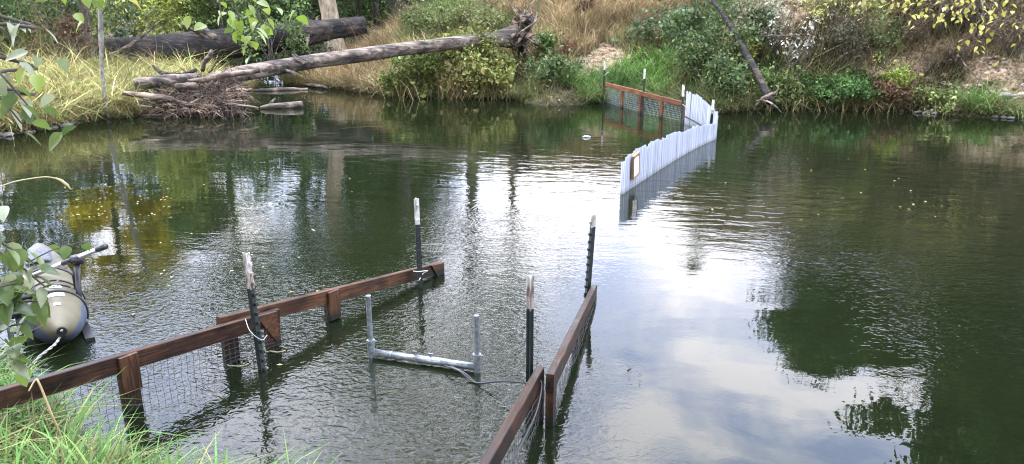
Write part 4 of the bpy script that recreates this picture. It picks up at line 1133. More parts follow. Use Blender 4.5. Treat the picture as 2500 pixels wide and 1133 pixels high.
def stuff(name, label, cat, V, F, Cc, mat):
    return tag(link(name, np_mesh(name, V, F, Cc, mat)), label, cat, kind='stuff')
def join(parts):
    Vs, Fs, Cs = [], {}, []; off = 0
    for V, F, Cc in parts:
        Vs.append(V); Cs.append(Cc)
        for f in F: Fs.setdefault(f.shape[1], []).append(f+off)
        off += len(V)
    return np.vstack(Vs), [np.vstack(v) for v in Fs.values()], np.vstack(Cs)

C_DRY = [(.33, .24, .12), (.26, .185, .09), (.38, .30, .17), (.18, .125, .065), (.19, .165, .075)]
C_DRYG = [(.26, .20, .095), (.17, .16, .06), (.13, .14, .05), (.30, .23, .12)]
C_STRAW = [(.38, .36, .13), (.26, .31, .09), (.44, .39, .18), (.15, .22, .06), (.32, .23, .11), (.18, .13, .07)]
C_LUSH = [(.10, .20, .045), (.14, .26, .06), (.07, .15, .035), (.20, .29, .09)]
C_GREEN = [(.09, .15, .04), (.13, .17, .05), (.18, .19, .07), (.07, .11, .03)]
C_WEED = [(.07, .125, .04), (.10, .15, .05), (.14, .17, .065), (.05, .085, .03)]
C_MOSS = [(.15, .16, .03), (.11, .13, .03), (.20, .17, .05)]
C_BRUSH = [(.10, .075, .045), (.07, .06, .035), (.14, .11, .06), (.08, .10, .04), (.17, .14, .08)]
ZK = {'dry': (620, C_DRY, .55, .014, .35, .55), 'dryg': (620, C_DRYG, .42, .013, .4, .55), 'straw': (620, C_STRAW, .66, .017, .5, .85), 'lush': (800, C_LUSH, .55, .014, .45, .75),
      'green': (700, C_GREEN, .35, .013, .4, .6), 'weed': (700, C_WEED, .42, .014, .45, .6), 'moss': (500, C_MOSS, .14, .012, .5, .5), 'brush': (420, C_BRUSH, .40, .009, .6, .5),
      'bare': (25, C_DRY, .22, .008, .5, .5), 'bareb': (120, C_BRUSH, .32, .008, .6, .5), 'mud': (60, C_GREEN, .18, .010, .5, .5)}
LAB = {'dry': ('dry_grass', 'dry tan grass covering the slope of the far bank', 'grass'), 'dryg': ('faded_grass', 'half green faded grass on the far bank around the earth patch', 'grass'),
       'straw': ('straw_grass', 'yellow straw-like grass drooping on the left bank', 'grass'), 'lush': ('lush_grass', 'bright green drooping grass behind the far fence', 'grass'),
       'green': ('bank_grass', 'mixed green grass and herbs on the far bank', 'grass'), 'weed': ('bank_weeds', 'dark green weeds low on the right bank', 'weeds'), 'moss': ('moss', 'yellow-green moss on the channel bank under the grey log', 'moss'),
       'brush': ('dead_brush', 'brown dead brush and stalks on the banks', 'brush'), 'bare': ('sparse_grass', 'sparse dry blades on the bare cut bank', 'grass'), 'bareb': ('brown_stalks', 'brown stalks hanging on the eroded bank', 'brush'), 'mud': ('shore_grass', 'short green shoots along the muddy shore', 'grass')}
g = np.random.default_rng(21)
nS = 330000
# denser near the camera-facing shore
x = g.uniform(-12.5, 13, nS); y = g.uniform(11.0, 30, nS)
s = sdf(x, y); keep = (s > .02) & (s < 9) & (y > 10.5); x, y, s = x[keep], y[keep], s[keep]
z = height(x, y)
zi = zone(x, y, z)
area_d = nS/(25.5*19.0)
fall = np.where(s < 4.5, 1.0, np.maximum(.25, 1-(s-4.5)*.2))
slope_gain = np.where(x > 5, 2.2, 1.25)
for ki, kn in enumerate(KINDS):
    dens, cols, ln, wd, le, dr = ZK[kn]
    pr = np.clip(dens/area_d*fall*slope_gain, 0, 1)
    sel = (zi == ki) & (g.random(len(x)) < pr)
    n = sel.sum()
    if not n: continue
    b = np.stack([x[sel], y[sel], z[sel]-.02], -1)
    clump = fbm(b*2.2+ki, 3)
    L_ = ln*(.2+1.7*clump)*np.exp(g.normal(0, .28, n))
    tint = np.clip(-.25+2.7*fbm(b*1.5+30+ki, 3), .3, 1.7)[:, None]
    cc = mixcol(cols, n, g)*tint
    V, F, Cc = blades(b, L_, wd*np.exp(g.normal(0, .25, n)), cc, le, dr, g, bias=(0, -.5, 0))
    fr_ = (zi == ki) & (s < .40) & (g.random(len(x)) < (.35 if BARE[ki] else 1.0))
    if fr_.sum():
        rep = 2 if kn == 'mud' else 4
        fb = np.repeat(np.stack([x[fr_], y[fr_], z[fr_]-.02], -1), rep, 0)+g.normal(0, .05, (fr_.sum()*rep, 3))*[1, 1, .2]; nf = len(fb)
        fc = mixcol(C_BRUSH+C_DRYG+C_GREEN if BARE[ki] else list(cols)+C_DRYG, nf, g)*(.45+.9*fbm(fb*1.5+9, 3))[:, None]
        V2 = blades(fb, .30*np.exp(g.normal(0, .35, nf)), .011*np.exp(g.normal(0, .25, nf)), fc, .5, 1.0, g, bias=(0, -.9, 0))
        V, F, Cc = join([(V, F, Cc), V2])
    nm, lab, cat = LAB[kn]
    stuff(nm, lab, cat, V, F, Cc, M['grass'])
# fallen-leaf litter on banks
n = 5000; k = g.integers(0, len(x), n); c = np.stack([x[k], y[k], z[k]+.03], -1)
V, F, Cc = leaves(c, g.uniform(.02, .045, n), mixcol([(.45, .36, .12), (.40, .30, .18), (.24, .13, .06), (.5, .46, .30)], n, g), 1.5, g)
stuff('leaf_litter', 'fallen yellow and brown leaves lying on the banks', 'leaves', V, F, Cc, M['leaf'])

# ---- near bank grass (bottom left)
def near_grass(name, label, n, poly_fn, cols, L0, wd, le, dr, seed):
    g = np.random.default_rng(seed); pts = poly_fn(n*6, g); sx = sdf(pts[:, 0], pts[:, 1]); pts = pts[sx > -.06][:n]
    zz = np.maximum(height(pts[:, 0], pts[:, 1]), -.03); b = np.column_stack([pts, zz-.01])
    cl = fbm(b*3.0+seed, 3); L_ = L0*(.4+1.3*cl)*np.exp(g.normal(0, .25, len(b)))
    V, F, Cc = blades(b, L_, wd*np.exp(g.normal(0, .25, len(b))), mixcol(cols, len(b), g)*(.6+.9*fbm(b*2+4, 3))[:, None], le, dr, g)
    stuff(name, label, 'grass', V, F, Cc, M['grass'])
C_NEAR = [(.075, .175, .035), (.105, .225, .05), (.05, .12, .03), (.16, .26, .07), (.12, .17, .05), (.22, .20, .09)]
def box_fn(x0, x1, y0, y1):
    return lambda n, g: np.column_stack([g.uniform(x0, x1, n), g.uniform(y0, y1, n)])
near_grass('near_grass', 'long green grass blades on the near bank under the left fence', 5600, box_fn(-3.3, -1.75, 2.2, 3.7), C_NEAR, .23, .0125, .35, .75, 31)
near_grass('near_straw', 'yellow-green dry grass in the bottom left corner', 1800, box_fn(-2.7, -1.6, 1.9, 2.75), [(.34, .31, .12), (.25, .27, .09), (.40, .33, .17), (.18, .25, .07)], .24, .0085, .45, .9, 32)
near_grass('shore_tufts', 'green grass tufts rising along the bottom edge of the picture', 2000, box_fn(-1.75, -.78, 2.2, 2.62), C_NEAR, .26, .012, .35, .7, 33)
near_grass('bank_turf', 'low green turf of the near bank around the viewpoint', 6000, box_fn(-6, 3, -2, 2.6), C_NEAR, .22, .008, .4, .6, 34)

# ---- shrubs: stems and clustered leaves
def shrub(label, base, rx, ry, h, n, cols, ls=.045, name='shrub', cat='shrub', group=None, lobes=9, seed=0, hollow=.35, up=.5, droop=0.0, stems=8, tint_amp=.9, twig=.012, zmin=.06):
    g = np.random.default_rng(seed+100)
    t = empty(name, base, label, cat, group)
    base = np.array(base, float)
    lc = np.column_stack([g.normal(0, .45, lobes)*rx, g.normal(0, .45, lobes)*ry, g.uniform(.25, .85, lobes)*h]); lr = g.uniform(.28, .55, lobes)
    k = g.integers(0, lobes, n); d = g.normal(0, 1, (n, 3)); d /= np.linalg.norm(d, axis=1)[:, None]
    rad = (hollow+(1-hollow)*g.random(n)**.6)[:, None]
    c = lc[k]+d*rad*lr[k][:, None]*np.array([rx, ry, h*.75])
    c[:, 2] = np.abs(c[:, 2])+zmin-droop*np.hypot(c[:, 0]/rx, c[:, 1]/ry)**2*h*.3
    # clump the leaves along twigs: pull towards a few hundred nodes
    nn = max(20, n//14); nodes = c[g.integers(0, n, nn)]; ki = g.integers(0, nn, n)
    c = nodes[ki]+g.normal(0, 1, (n, 3))*np.array([1, 1, .8])*ls*2.2
    # sprigs that stick out of the outline
    sp_ = g.random(nn) < .16; nodes[sp_] *= (1+.55*g.random(sp_.sum()))[:, None]
    c = nodes[ki]+g.normal(0, 1, (n, 3))*np.array([1, 1, .8])*ls*2.2*g.uniform(.5, 1.6, nn)[ki][:, None]
    P_ = base+c
    gnd = height(P_[:, 0], P_[:, 1]); P_[:, 2] = np.maximum(P_[:, 2], np.maximum(gnd, 0)+.02)
    tint = np.exp(g.normal(0, .22, nn))[ki]*(.45+tint_amp*1.15*fbm((nodes[ki]+base)*2.1/np.maximum(.5, rx)+seed, 3))
    col = mixcol(cols, n, g, .18)*tint[:, None]
    V, F, Cc = leaves(P_, ls*np.exp(g.normal(0, .2, n))*np.exp(g.normal(0, .28, nn))[ki], col, up, g)
    link('foliage', np_mesh('foliage', V, F, Cc, M['leaf']), t)
    mb = MB()
    for q in range(stems):
        e = base+nodes[g.integers(0, nn)]*np.array([1, 1, .95]); a = base+np.array([g.normal(0, .1)*rx, g.normal(0, .1)*ry, -.1])
        mid = (a+e)/2+g.normal(0, .08, 3)*h+Z*.1*h
        mb.tube(list(spline([a, mid, e], 6)), list(np.linspace(twig, twig*.35, 6)), 4, False)
    if stems: mb.build('stems', M['trunk'], t)
    if base[1] < 21 and h > .3:                              # grass and dead stalks growing through the bush
        ns = int(260*rx*ry)+60; bx = base[0]+g.normal(0, .55, ns)*rx; by = base[1]+g.normal(0, .55, ns)*ry
        bz = np.maximum(height(bx, by), 0); V2, F2, C2 = blades(np.column_stack([bx, by, bz]), h*g.uniform(.5, 1.25, ns), np.full(ns, .011), mixcol(C_DRYG+C_DRY[:2]+C_GREEN[:2], ns, g), .3, .55, g, bias=(0, -.5, 0))
        link('stalks', np_mesh('stalks', V2, F2, C2, M['grass']), t)
    return t
def shrub_at(label, px, py, w_px, h_px, n, cols, back=0.0, **kw):
    p = hit(px, py); p[1] += back; p[2] = H1(p[0], p[1]) if back else max(p[2], 0)
    k = p[1]/1812*1.03
    return shrub(label, p, w_px*k*.5, kw.pop('ry', w_px*k*.4), h_px*k, n, cols, **kw)

C_BLACK = [(.10, .15, .035), (.15, .19, .045), (.20, .21, .05), (.07, .11, .03)]
C_YEL = [(.34, .33, .06), (.42, .38, .09), (.26, .28, .06), (.20, .24, .06)]
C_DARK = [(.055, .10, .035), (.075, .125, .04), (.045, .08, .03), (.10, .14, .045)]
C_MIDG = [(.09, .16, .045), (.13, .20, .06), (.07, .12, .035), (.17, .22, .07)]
C_LIT = [(.38, .42, .09), (.46, .47, .14), (.28, .35, .08), (.18, .25, .065)]  # yellow-green leaves with the sunlight put into their colour
C_TEAL = [(.09, .15, .07), (.12, .18, .09), (.07, .12, .05), (.16, .20, .08)]
C_COVER = [(.060, .125, .030), (.080, .15, .038), (.045, .09, .025)]
C_FERN = [(.22, .28, .05), (.17, .24, .05), (.28, .30, .07)]
# middle bank
sd_ = [0]
def nx_():
    sd_[0] += 1; return sd_[0]
shrub_at('yellow-green bramble bush spilling over the grey log below the root wad', 1130, 185, 120, 105, 3600, [(.19, .21, .055), (.14, .18, .05), (.25, .24, .07), (.10, .14, .04)], seed=nx_(), name='bramble', back=-.2)
shrub_at('dark green bramble bush hanging to the water under the grey log', 1015, 225, 135, 85, 3600, C_BLACK, seed=nx_(), name='bramble', back=-.1)
shrub_at('yellow-green bramble at the water edge right of the dry hanging grass', 1205, 232, 110, 80, 2600, [(.19, .20, .05), (.13, .17, .045), (.24, .22, .07)], seed=nx_(), name='bramble')
shrub_at('low bramble with reddish straw at the water edge between two bushes', 1110, 236, 80, 55, 1500, [(.22, .19, .07), (.15, .17, .05), (.27, .19, .09)], seed=nx_(), name='bramble')
shrub_at('bushy green tansy patch above the grey log', 1030, 92, 190, 60, 3800, [(.15, .18, .06), (.20, .22, .08), (.11, .14, .05)], seed=nx_(), ls=.035)
shrub_at('pale green tall herb patch on the slope left of the root wad', 1150, 80, 150, 60, 2600, [(.17, .19, .07), (.22, .22, .09), (.13, .15, .055)], seed=nx_(), ls=.035)
shrub_at('dark leafy shrub at the right end of the huge log', 925, 95, 100, 120, 3200, C_DARK, seed=nx_(), back=.6)
shrub_at('dark green small shrub on the bank below the root wad', 1345, 212, 95, 55, 1700, C_WEED, seed=nx_(), ls=.04)
shrub_at('small leafy plant with broad leaves left of the earth patch', 1335, 165, 55, 75, 700, C_MIDG, seed=nx_(), ls=.045)
shrub_at('red-brown withered herb beside the earth patch', 1375, 150, 50, 40, 500, [(.12, .06, .03), (.18, .10, .05)], seed=nx_(), ls=.03)
shrub_at('dark withered clump in the dry grass above the earth patch', 1425, 45, 55, 35, 500, [(.07, .04, .025), (.12, .08, .04)], seed=nx_(), ls=.03)
# right bank
shrub_at('tall leafy weed mass behind the bend of the pipe weir', 1705, 200, 150, 130, 3800, C_WEED, seed=nx_(), ls=.04)
shrub_at('grey-green shrub high on the bank above the lush grass', 1640, 120, 150, 80, 2800, [(.10, .14, .065), (.14, .18, .085), (.07, .10, .045)], seed=nx_(), ls=.045)
shrub_at('dense weeds left of the leaning dark trunk', 1770, 250, 110, 90, 2600, C_WEED, seed=nx_(), ls=.04)
shrub_at('yellow goldenrod spray left of the leaning dark trunk', 1800, 165, 70, 60, 1300, [(.34, .33, .05), (.27, .29, .05), (.20, .24, .05)], seed=nx_(), ls=.026, stems=14)
shrub_at('low bright green plants at the foot of the leaning trunk', 1830, 245, 90, 55, 1200, [(.17, .25, .06), (.12, .19, .05)], seed=nx_(), ls=.04)
shrub_at('weedy green clump at the water right of the leaning trunk', 1915, 258, 90, 60, 1300, C_GREEN, seed=nx_(), ls=.038)
shrub_at('grey-green sparse shrub between the leaning trunk and the white-leaved stems', 1840, 120, 110, 100, 1500, [(.11, .14, .07), (.15, .18, .09)], seed=nx_(), ls=.04)
shrub_at('bush with small whitish leaves on arching stems', 1885, 130, 90, 130, 520, [(.52, .52, .45), (.40, .42, .33), (.20, .24, .12)], seed=nx_(), ls=.032, stems=26, twig=.008)
shrub_at('drooping stems with whitish withered leaves above the green cover', 1945, 190, 80, 120, 480, [(.50, .49, .43), (.38, .37, .30), (.16, .15, .09)], seed=nx_(), ls=.030, stems=30, twig=.009)
shrub_at('dense dark green ground cover patch at the right water edge', 2045, 248, 190, 50, 5200, C_COVER, seed=nx_(), ls=.030, lobes=16, hollow=.1)
shrub_at('dark brown dead brush under the yellow-leaved shrub', 2060, 165, 150, 90, 2200, [(.07, .06, .04), (.10, .085, .05), (.05, .06, .03)], seed=nx_(), ls=.03, stems=40, twig=.010)
shrub_at('yellow-leaved shrub spreading over the top of the right bank', 2080, 100, 250, 130, 3400, [(.40, .39, .12), (.32, .33, .10), (.46, .42, .18), (.17, .20, .07)], seed=nx_(), ls=.032, stems=60, twig=.012, lobes=14)
shrub_at('green shrub fringe right of the dead brush', 2150, 150, 70, 100, 1300, [(.09, .13, .05), (.13, .16, .06)], seed=nx_(), ls=.032)
shrub_at('yellow-green fern clump below the bare cut bank', 2212, 232, 85, 58, 1800, C_FERN, seed=nx_(), ls=.030, hollow=.2)
shrub_at('rusty brown dead bracken at the water edge below the fern', 2160, 262, 80, 50, 1100, [(.13, .07, .04), (.18, .10, .06), (.08, .05, .03)], seed=nx_(), ls=.028, stems=24)
shrub_at('brown withered brush on the upper right bank', 2400, 70, 220, 90, 2200, [(.14, .10, .07), (.19, .14, .09), (.10, .08, .055)], seed=nx_(), ls=.026, stems=80, twig=.008)
shrub_at('sparse bush with yellow leaves on the upper right bank edge', 2300, 45, 130, 70, 900, [(.38, .37, .10), (.30, .31, .09), (.15, .13, .07)], seed=nx_(), ls=.035, stems=36)
shrub_at('low yellow-green plants at the right shore under the cut bank', 2290, 270, 100, 40, 900, [(.20, .24, .07), (.14, .18, .06)], seed=nx_(), ls=.032)
shrub_at('brown hanging root and brush curtain in the middle of the cut bank', 2335, 165, 90, 75, 900, [(.11, .08, .05), (.15, .11, .07)], seed=nx_(), ls=.024, stems=80, twig=.008)
shrub_at('dark brown brush on the slope between the yellow shrub and the yellow branches', 2220, 110, 130, 80, 1500, [(.12, .085, .055), (.16, .12, .08), (.09, .075, .045)], seed=nx_(), ls=.026, stems=70, twig=.008)
shrub_at('faded brown brush on the far right slope', 2470, 130, 150, 70, 1400, [(.15, .11, .075), (.20, .15, .10), (.11, .09, .055)], seed=nx_(), ls=.024, stems=70, twig=.008)
# back channel and left woods
def wood_shrub(label, px, Y, w, h, n, cols, ls=.055, ry=None, base_py=None, **kw):
    X = D(px, 100, Y)[0]; b = np.array([X, Y, H1(X, Y)-.05]); k = Y/1812*1.03
    if base_py is not None: b[2] = zat(Y, base_py)
    shrub(label, b, w*k*.5, ry or w*k*.4, h, n, cols, ls=ls, seed=nx_(), **kw)
shrub_at('brown twiggy brush heap in the middle of the straw grass', 110, 205, 100, 60, 900, [(.10, .07, .045), (.15, .11, .07), (.20, .17, .10)], seed=nx_(), ls=.028, stems=70, twig=.010)
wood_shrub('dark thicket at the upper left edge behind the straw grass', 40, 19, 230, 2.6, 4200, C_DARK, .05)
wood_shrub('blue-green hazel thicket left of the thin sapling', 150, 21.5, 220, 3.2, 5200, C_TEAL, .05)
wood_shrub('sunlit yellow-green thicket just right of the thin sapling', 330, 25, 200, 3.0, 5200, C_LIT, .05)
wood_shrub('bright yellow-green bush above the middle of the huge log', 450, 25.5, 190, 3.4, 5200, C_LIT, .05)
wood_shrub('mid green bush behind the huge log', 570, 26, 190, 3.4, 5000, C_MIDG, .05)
wood_shrub('dark green bush left of the pale mottled trunk', 690, 26, 190, 3.4, 5000, C_DARK, .05)
wood_shrub('leafy green spray hanging over the huge log', 660, 21.6, 120, 2.3, 2600, C_MIDG, .045, base_py=150, stems=12)
wood_shrub('golden brown thicket in the upper left corner', 20, 23, 200, 3.4, 4200, [(.28, .22, .08), (.22, .20, .07), (.16, .17, .06)], .05)
wood_shrub('dark ivy bush behind the pale mottled trunk', 860, 27, 170, 3.6, 4200, C_DARK, .05)
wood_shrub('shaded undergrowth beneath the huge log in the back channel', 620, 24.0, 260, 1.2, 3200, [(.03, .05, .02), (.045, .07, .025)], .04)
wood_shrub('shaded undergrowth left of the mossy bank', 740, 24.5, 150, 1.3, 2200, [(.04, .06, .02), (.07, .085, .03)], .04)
wood_shrub('brown leafless brush heap at the left end of the huge log', 190, 18.6, 150, 1.35, 1800, [(.12, .075, .04), (.08, .05, .03), (.17, .12, .07)], .03, stems=60, twig=.012)
for k, (px, Y, lab, cc) in enumerate([(250, 33, 'far back green thicket behind the sunlit bushes', C_MIDG), (480, 34, 'far back yellow-green thicket behind the bright bush', C_LIT), (700, 34, 'far back dark thicket behind the pale trunk', C_DARK), (880, 33, 'far back green thicket right of the pale trunk', C_MIDG),
                                      (1010, 30, 'dark green thicket at the top of the slope above the tansy', C_DARK), (60, 31, 'far back dark thicket in the left corner', C_DARK)]):
    wood_shrub(lab, px, Y, 330, 3.4, 5200, cc, .07)
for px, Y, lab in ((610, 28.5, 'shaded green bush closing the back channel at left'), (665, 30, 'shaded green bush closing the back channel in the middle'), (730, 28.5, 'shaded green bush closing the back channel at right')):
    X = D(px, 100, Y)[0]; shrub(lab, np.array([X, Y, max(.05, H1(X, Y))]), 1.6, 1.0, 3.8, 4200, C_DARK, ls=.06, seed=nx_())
# floating leaves
n = 120; px = np.concatenate([g.uniform(150, 420, 55), g.uniform(300, 900, 40), g.uniform(1700, 2300, 25)]); py = np.concatenate([g.uniform(440, 540, 55), g.uniform(420, 900, 40), g.uniform(380, 560, 25)])
c = np.array([W(a, b, .006) for a, b in zip(px, py)]); u = g.uniform(0, 6.28, n); sz = g.uniform(.010, .022, n)
du = np.stack([np.cos(u), np.sin(u), np.zeros(n)], -1)*sz[:, None]; dw = np.stack([-np.sin(u), np.cos(u), np.zeros(n)], -1)*sz[:, None]*.55
V = np.stack([c-du, c+dw+[0, 0, .003], c+du, c-dw+[0, 0, .003]], 1).reshape(-1, 3); b = np.arange(n)[:, None]*4
stuff('floating_leaves', 'small yellow leaves floating scattered on the water', 'leaves', V, [np.vstack([b+[0, 1, 2], b+[0, 2, 3]])], np.repeat(mixcol([(.42, .38, .08), (.50, .46, .22), (.36, .24, .10)], n, g), 4, 0), M['leaf'])

# ------------------------------------------------------------------ trees
def tree_meshes(seed, h, spread, nclus, per, ls, cols, crown0=.3, sparse=1.0, conifer=False, r0=.2, puff=.16):
    g = np.random.default_rng(seed); mb = MB()
    tr_ = spline([(0, 0, -.3), (g.normal(0, .02)*h, g.normal(0, .02)*h, h*.35), (g.normal(0, .03)*h, g.normal(0, .03)*h, h*.7), (g.normal(0, .03)*h, g.normal(0, .03)*h, h*.97)], 16)
    mb.tube(list(tr_), list(np.linspace(r0, r0*.12, 16)), 9)
    cen = []
    nl = 26 if conifer else 17
    for k in range(nl):
        q = crown0+(1-crown0)*(k+.5)/nl; p = np.array([np.interp(q, np.linspace(0, 1, 16), tr_[:, i]) for i in range(3)])
        a = k*2.4+g.normal(0, .4)
        if conifer: rl = spread*(1.02-q)*g.uniform(.75, 1.15)+.25; ez = -.12
        else: rl = spread*math.sin(min(1, (q-crown0)/(1-crown0)*.85+.22)*math.pi)**.7*g.uniform(.65, 1.15); ez = .45
        e = p+np.array([math.cos(a)*rl, math.sin(a)*rl, ez*rl]); md = (p+e)/2+np.array([0, 0, -.06*rl])+g.normal(0, .05, 3)*rl
        br = spline([p, md, e], 7); mb.tube(list(br), list(np.linspace(r0*.28*(1.1-q), .012, 7)), 5, False)
        m_ = max(2, nclus//nl)
        for j in range(m_):
            t_ = g.uniform(.35, 1.05); c = p+(e-p)*t_+g.normal(0, .16, 3)*rl*np.array([1, 1, .6]); cen.append(c)
            if j % 2 == 0: mb.tube([p+(e-p)*t_*.8, c], [.014, .006], 3, False)
    cen = np.array(cen); n = int(len(cen)*per*sparse); k = g.integers(0, len(cen), n)
    rad = spread*(.10 if conifer else puff)*g.uniform(.6, 1.3, len(cen))
    c = cen[k]+g.normal(0, 1, (n, 3))*rad[k][:, None]*np.array([1, 1, .6 if not conifer else .45])
    tint = np.exp(g.normal(0, .25, len(cen)))[k]
    V, F, Cc = leaves(c, ls*np.exp(g.normal(0, .2, n)), mixcol(cols, n, g, .2)*tint[:, None], .6, g)
    return mb.mesh('trunk', M['trunk'], True), np_mesh('crown', V, F, Cc, M['leaf'])
TV = {'broad': tree_meshes(1, 12, 3.3, 90, 130, .12, C_DARK+C_MIDG),
      'broad2': tree_meshes(2, 11, 2.9, 80, 130, .12, C_MIDG),
      'fir': tree_meshes(3, 16, 2.6, 130, 110, .13, [(.03, .06, .028), (.045, .08, .035), (.06, .09, .04)], .12, 1, True, .24),
      'yellow': tree_meshes(4, 10, 2.1, 120, 150, .11, [(.66, .52, .04), (.58, .48, .05), (.42, .40, .05)], .3),
      'dense': tree_meshes(7, 8, 2.8, 150, 110, .11, C_DARK, .04),
      'high': tree_meshes(8, 14, 3.2, 100, 110, .12, C_MIDG+C_DARK, .5),
      'airy': tree_meshes(9, 13, 3.6, 170, 17, .10, C_MIDG, .3, puff=.24),
      'sparse': tree_meshes(5, 11, 2.4, 60, 60, .11, C_MIDG, .35, 1.0),
      'olive': tree_meshes(6, 12, 3.0, 90, 130, .12, [(.15, .17, .05), (.19, .20, .06), (.11, .13, .04)])}
TLAB = {'high': 'high-crowned tree above the frame', 'airy': 'airy tree above the frame','dense': 'dense dark tree above the frame','broad': 'tall dark broadleaf tree above the frame, seen as a dark reflection', 'broad2': 'mid green tree above the frame, mirrored in the water', 'fir': 'tall dark fir above the frame, mirrored as a dark column',
        'yellow': 'yellow autumn tree above the frame, mirrored as a golden streak at left', 'sparse': 'thin-crowned tree above the frame, mirrored as broken dark ripples', 'olive': 'olive green tree above the frame, mirrored at the right edge'}
TREES = TREES_LIST
for (kind, px, Y, sc, lab) in TREES:
    if isinstance(px, tuple): X, Y = px
    else: X = D(px, 100, Y)[0]
    zb = H1(X, Y)
    t = empty('tree', (X, Y, zb), lab or TLAB[kind], 'tree', 'trees rising behind the banks' if Y > 9 else 'unseen shade trees added behind the viewpoint')
    for nm, me in zip(('trunk', 'crown'), TV[kind]):
        o = bpy.data.objects.new(nm, me); COL.objects.link(o); o.parent = t
    t.rotation_euler = (0, 0, rng.uniform(0, 6.28)); t.scale = (sc, sc, sc)
# pale mottled trunk seen behind the huge log
p = np.array([D(812, 100, 25.2)[0], 25.2, 0]); p[2] = H1(p[0], p[1])
t = empty('tree', p, 'tree with a thick pale mottled trunk standing behind the huge log', 'tree')
v, f = log_mesh([p+[.15, 0, -.3], p+[.05, 0, .8], p+[-.12, 0, 2.2], p+[-.4, 0, 4.5], p+[-.3, .2, 8]], [.38, .29, .27, .25, .14], nr=24, nl=60, ridge=.12, seed=8)
link('trunk', np_mesh('trunk', v, f, None, M['trunk_pale'], True), t)
g = np.random.default_rng(77); n = 7000
cl = np.column_stack([g.normal(0, 1.6, 60), g.normal(0, 1.4, 60), g.uniform(4.0, 9.5, 60)]); k = g.integers(0, 60, n)
c = p+[-.3, 0, 0]+cl[k]+g.normal(0, .4, (n, 3)); V, F, Cc = leaves(c, .10*np.exp(g.normal(0, .2, n)), mixcol(C_MIDG, n, g), .6, g)
link('crown', np_mesh('crown', V, F, Cc, M['leaf']), t)
mb = MB()
for q in range(10):
    e = p+[-.3, 0, 0]+cl[q]; mb.tube(list(spline([p+[-.35, .1, 4.0+q*.3], (p+e)/2+[0, 0, 2.4], e], 6)), list(np.linspace(.07, .015, 6)), 5, False)
mb.build('limbs', M['trunk_pale'], t)
# thin sapling on the left shore
b0 = W(263, 290); t = empty('sapling', b0, 'thin bare grey sapling standing at the left shore in front of the huge log', 'tree')
Yb = b0[1]
mb = MB(); mb.tube(list(spline([b0-Z*.2, D(256, 240, Yb), D(249, 160, Yb), D(247, 90, Yb), D(244, 0, Yb), D(240, -140, Yb), D(232, -300, Yb)], 40)), list(np.linspace(.040, .034, 18))+list(np.linspace(.046, .042, 10))+list(np.linspace(.042, .018, 12)), 9)
mb.build('trunk', simple('grey_sapling_bark', [(.35, (.07, .065, .05)), (.6, (.24, .23, .19))], 22, .9, (1, 1, .4), .01), t, True)
for (a, bb, c_, d_) in ((247, 95, 232, 62), (247, 40, 262, 8), (245, 10, 225, -30), (249, 150, 256, 128), (243, -60, 270, -120), (240, -120, 205, -190)):
    mb = MB(); mb.tube([D(a, bb, Yb), D((a+c_)/2+2, (bb+d_)/2, Yb), D(c_, d_, Yb-.1)], [.012, .010, .005], 5); mb.build('branch', M['trunk'], t)
n = 260; cl = np.array([D(245+g.normal(0, 45), -170+g.normal(0, 60), Yb+g.normal(0, .4)) for _ in range(40)]); c = cl[g.integers(0, 40, n)]+g.normal(0, .12, (n, 3))
V, F, Cc = leaves(c, g.uniform(.03, .05, n), mixcol(C_LIT, n, g), .5, g); link('crown', np_mesh('crown', V, F, Cc, M['leaf']), t)

# ------------------------------------------------------------------ near leaves
def big_leaf(kind, mat):
    """ovate leaf with a folded midrib and a little curl, 1 long, base at the origin along +X"""
    n = 7; v = []; f = []
    for i in range(n):
        t_ = i/(n-1); w = (math.sin(math.pi*t_**.72)**.9)*(.36 if kind == 0 else .27)*(1-.15*t_)
        zc = -.16*t_*t_
        v += [(t_, -w, zc+w*.30), (t_, 0, zc), (t_, w, zc+w*.30)]
    for i in range(n-1):
        a = i*3; f += [(a, a+1, a+4, a+3), (a+1, a+2, a+5, a+4)]
    mb = MB(); mb.add(v, f); mb.tube([(-.28, 0, .02), (0, 0, 0)], .012, 4, False)
    return mb.mesh('leaf', mat, True)
def leaf_mat(name, a, b):
    m, N, L, B = new_mat(name)
    oi = N.new('ShaderNodeObjectInfo'); tc = N.new('ShaderNodeTexCoord'); n = noise(N, L, tc.outputs['Object'], 3.5, 4, .6)
    ad = N.new('ShaderNodeMath'); ad.operation = 'MULTIPLY_ADD'; ad.inputs[1].default_value = .45; L.new(n.outputs[0], ad.inputs[0])
    m2 = N.new('ShaderNodeMath'); m2.operation = 'MULTIPLY'; m2.inputs[1].default_value = .6; L.new(oi.outputs['Random'], m2.inputs[0]); L.new(m2.outputs[0], ad.inputs[2])
    r = ramp(N, L, ad.outputs[0], [(.15, a), (.85, b)])
    L.new(r.outputs[0], B.inputs['Base Color']); B.inputs['Roughness'].default_value = .32; B.inputs['Specular IOR Level'].default_value = .6
    tr = N.new('ShaderNodeBsdfTranslucent'); L.new(r.outputs[0], tr.inputs['Color']); mx = N.new('ShaderNodeMixShader'); mx.inputs[0].default_value = .4
    out = [q for q in N if q.type == 'OUTPUT_MATERIAL'][0]; L.new(B.outputs[0], mx.inputs[1]); L.new(tr.outputs[0], mx.inputs[2]); L.new(mx.outputs[0], out.inputs['Surface'])
    return m
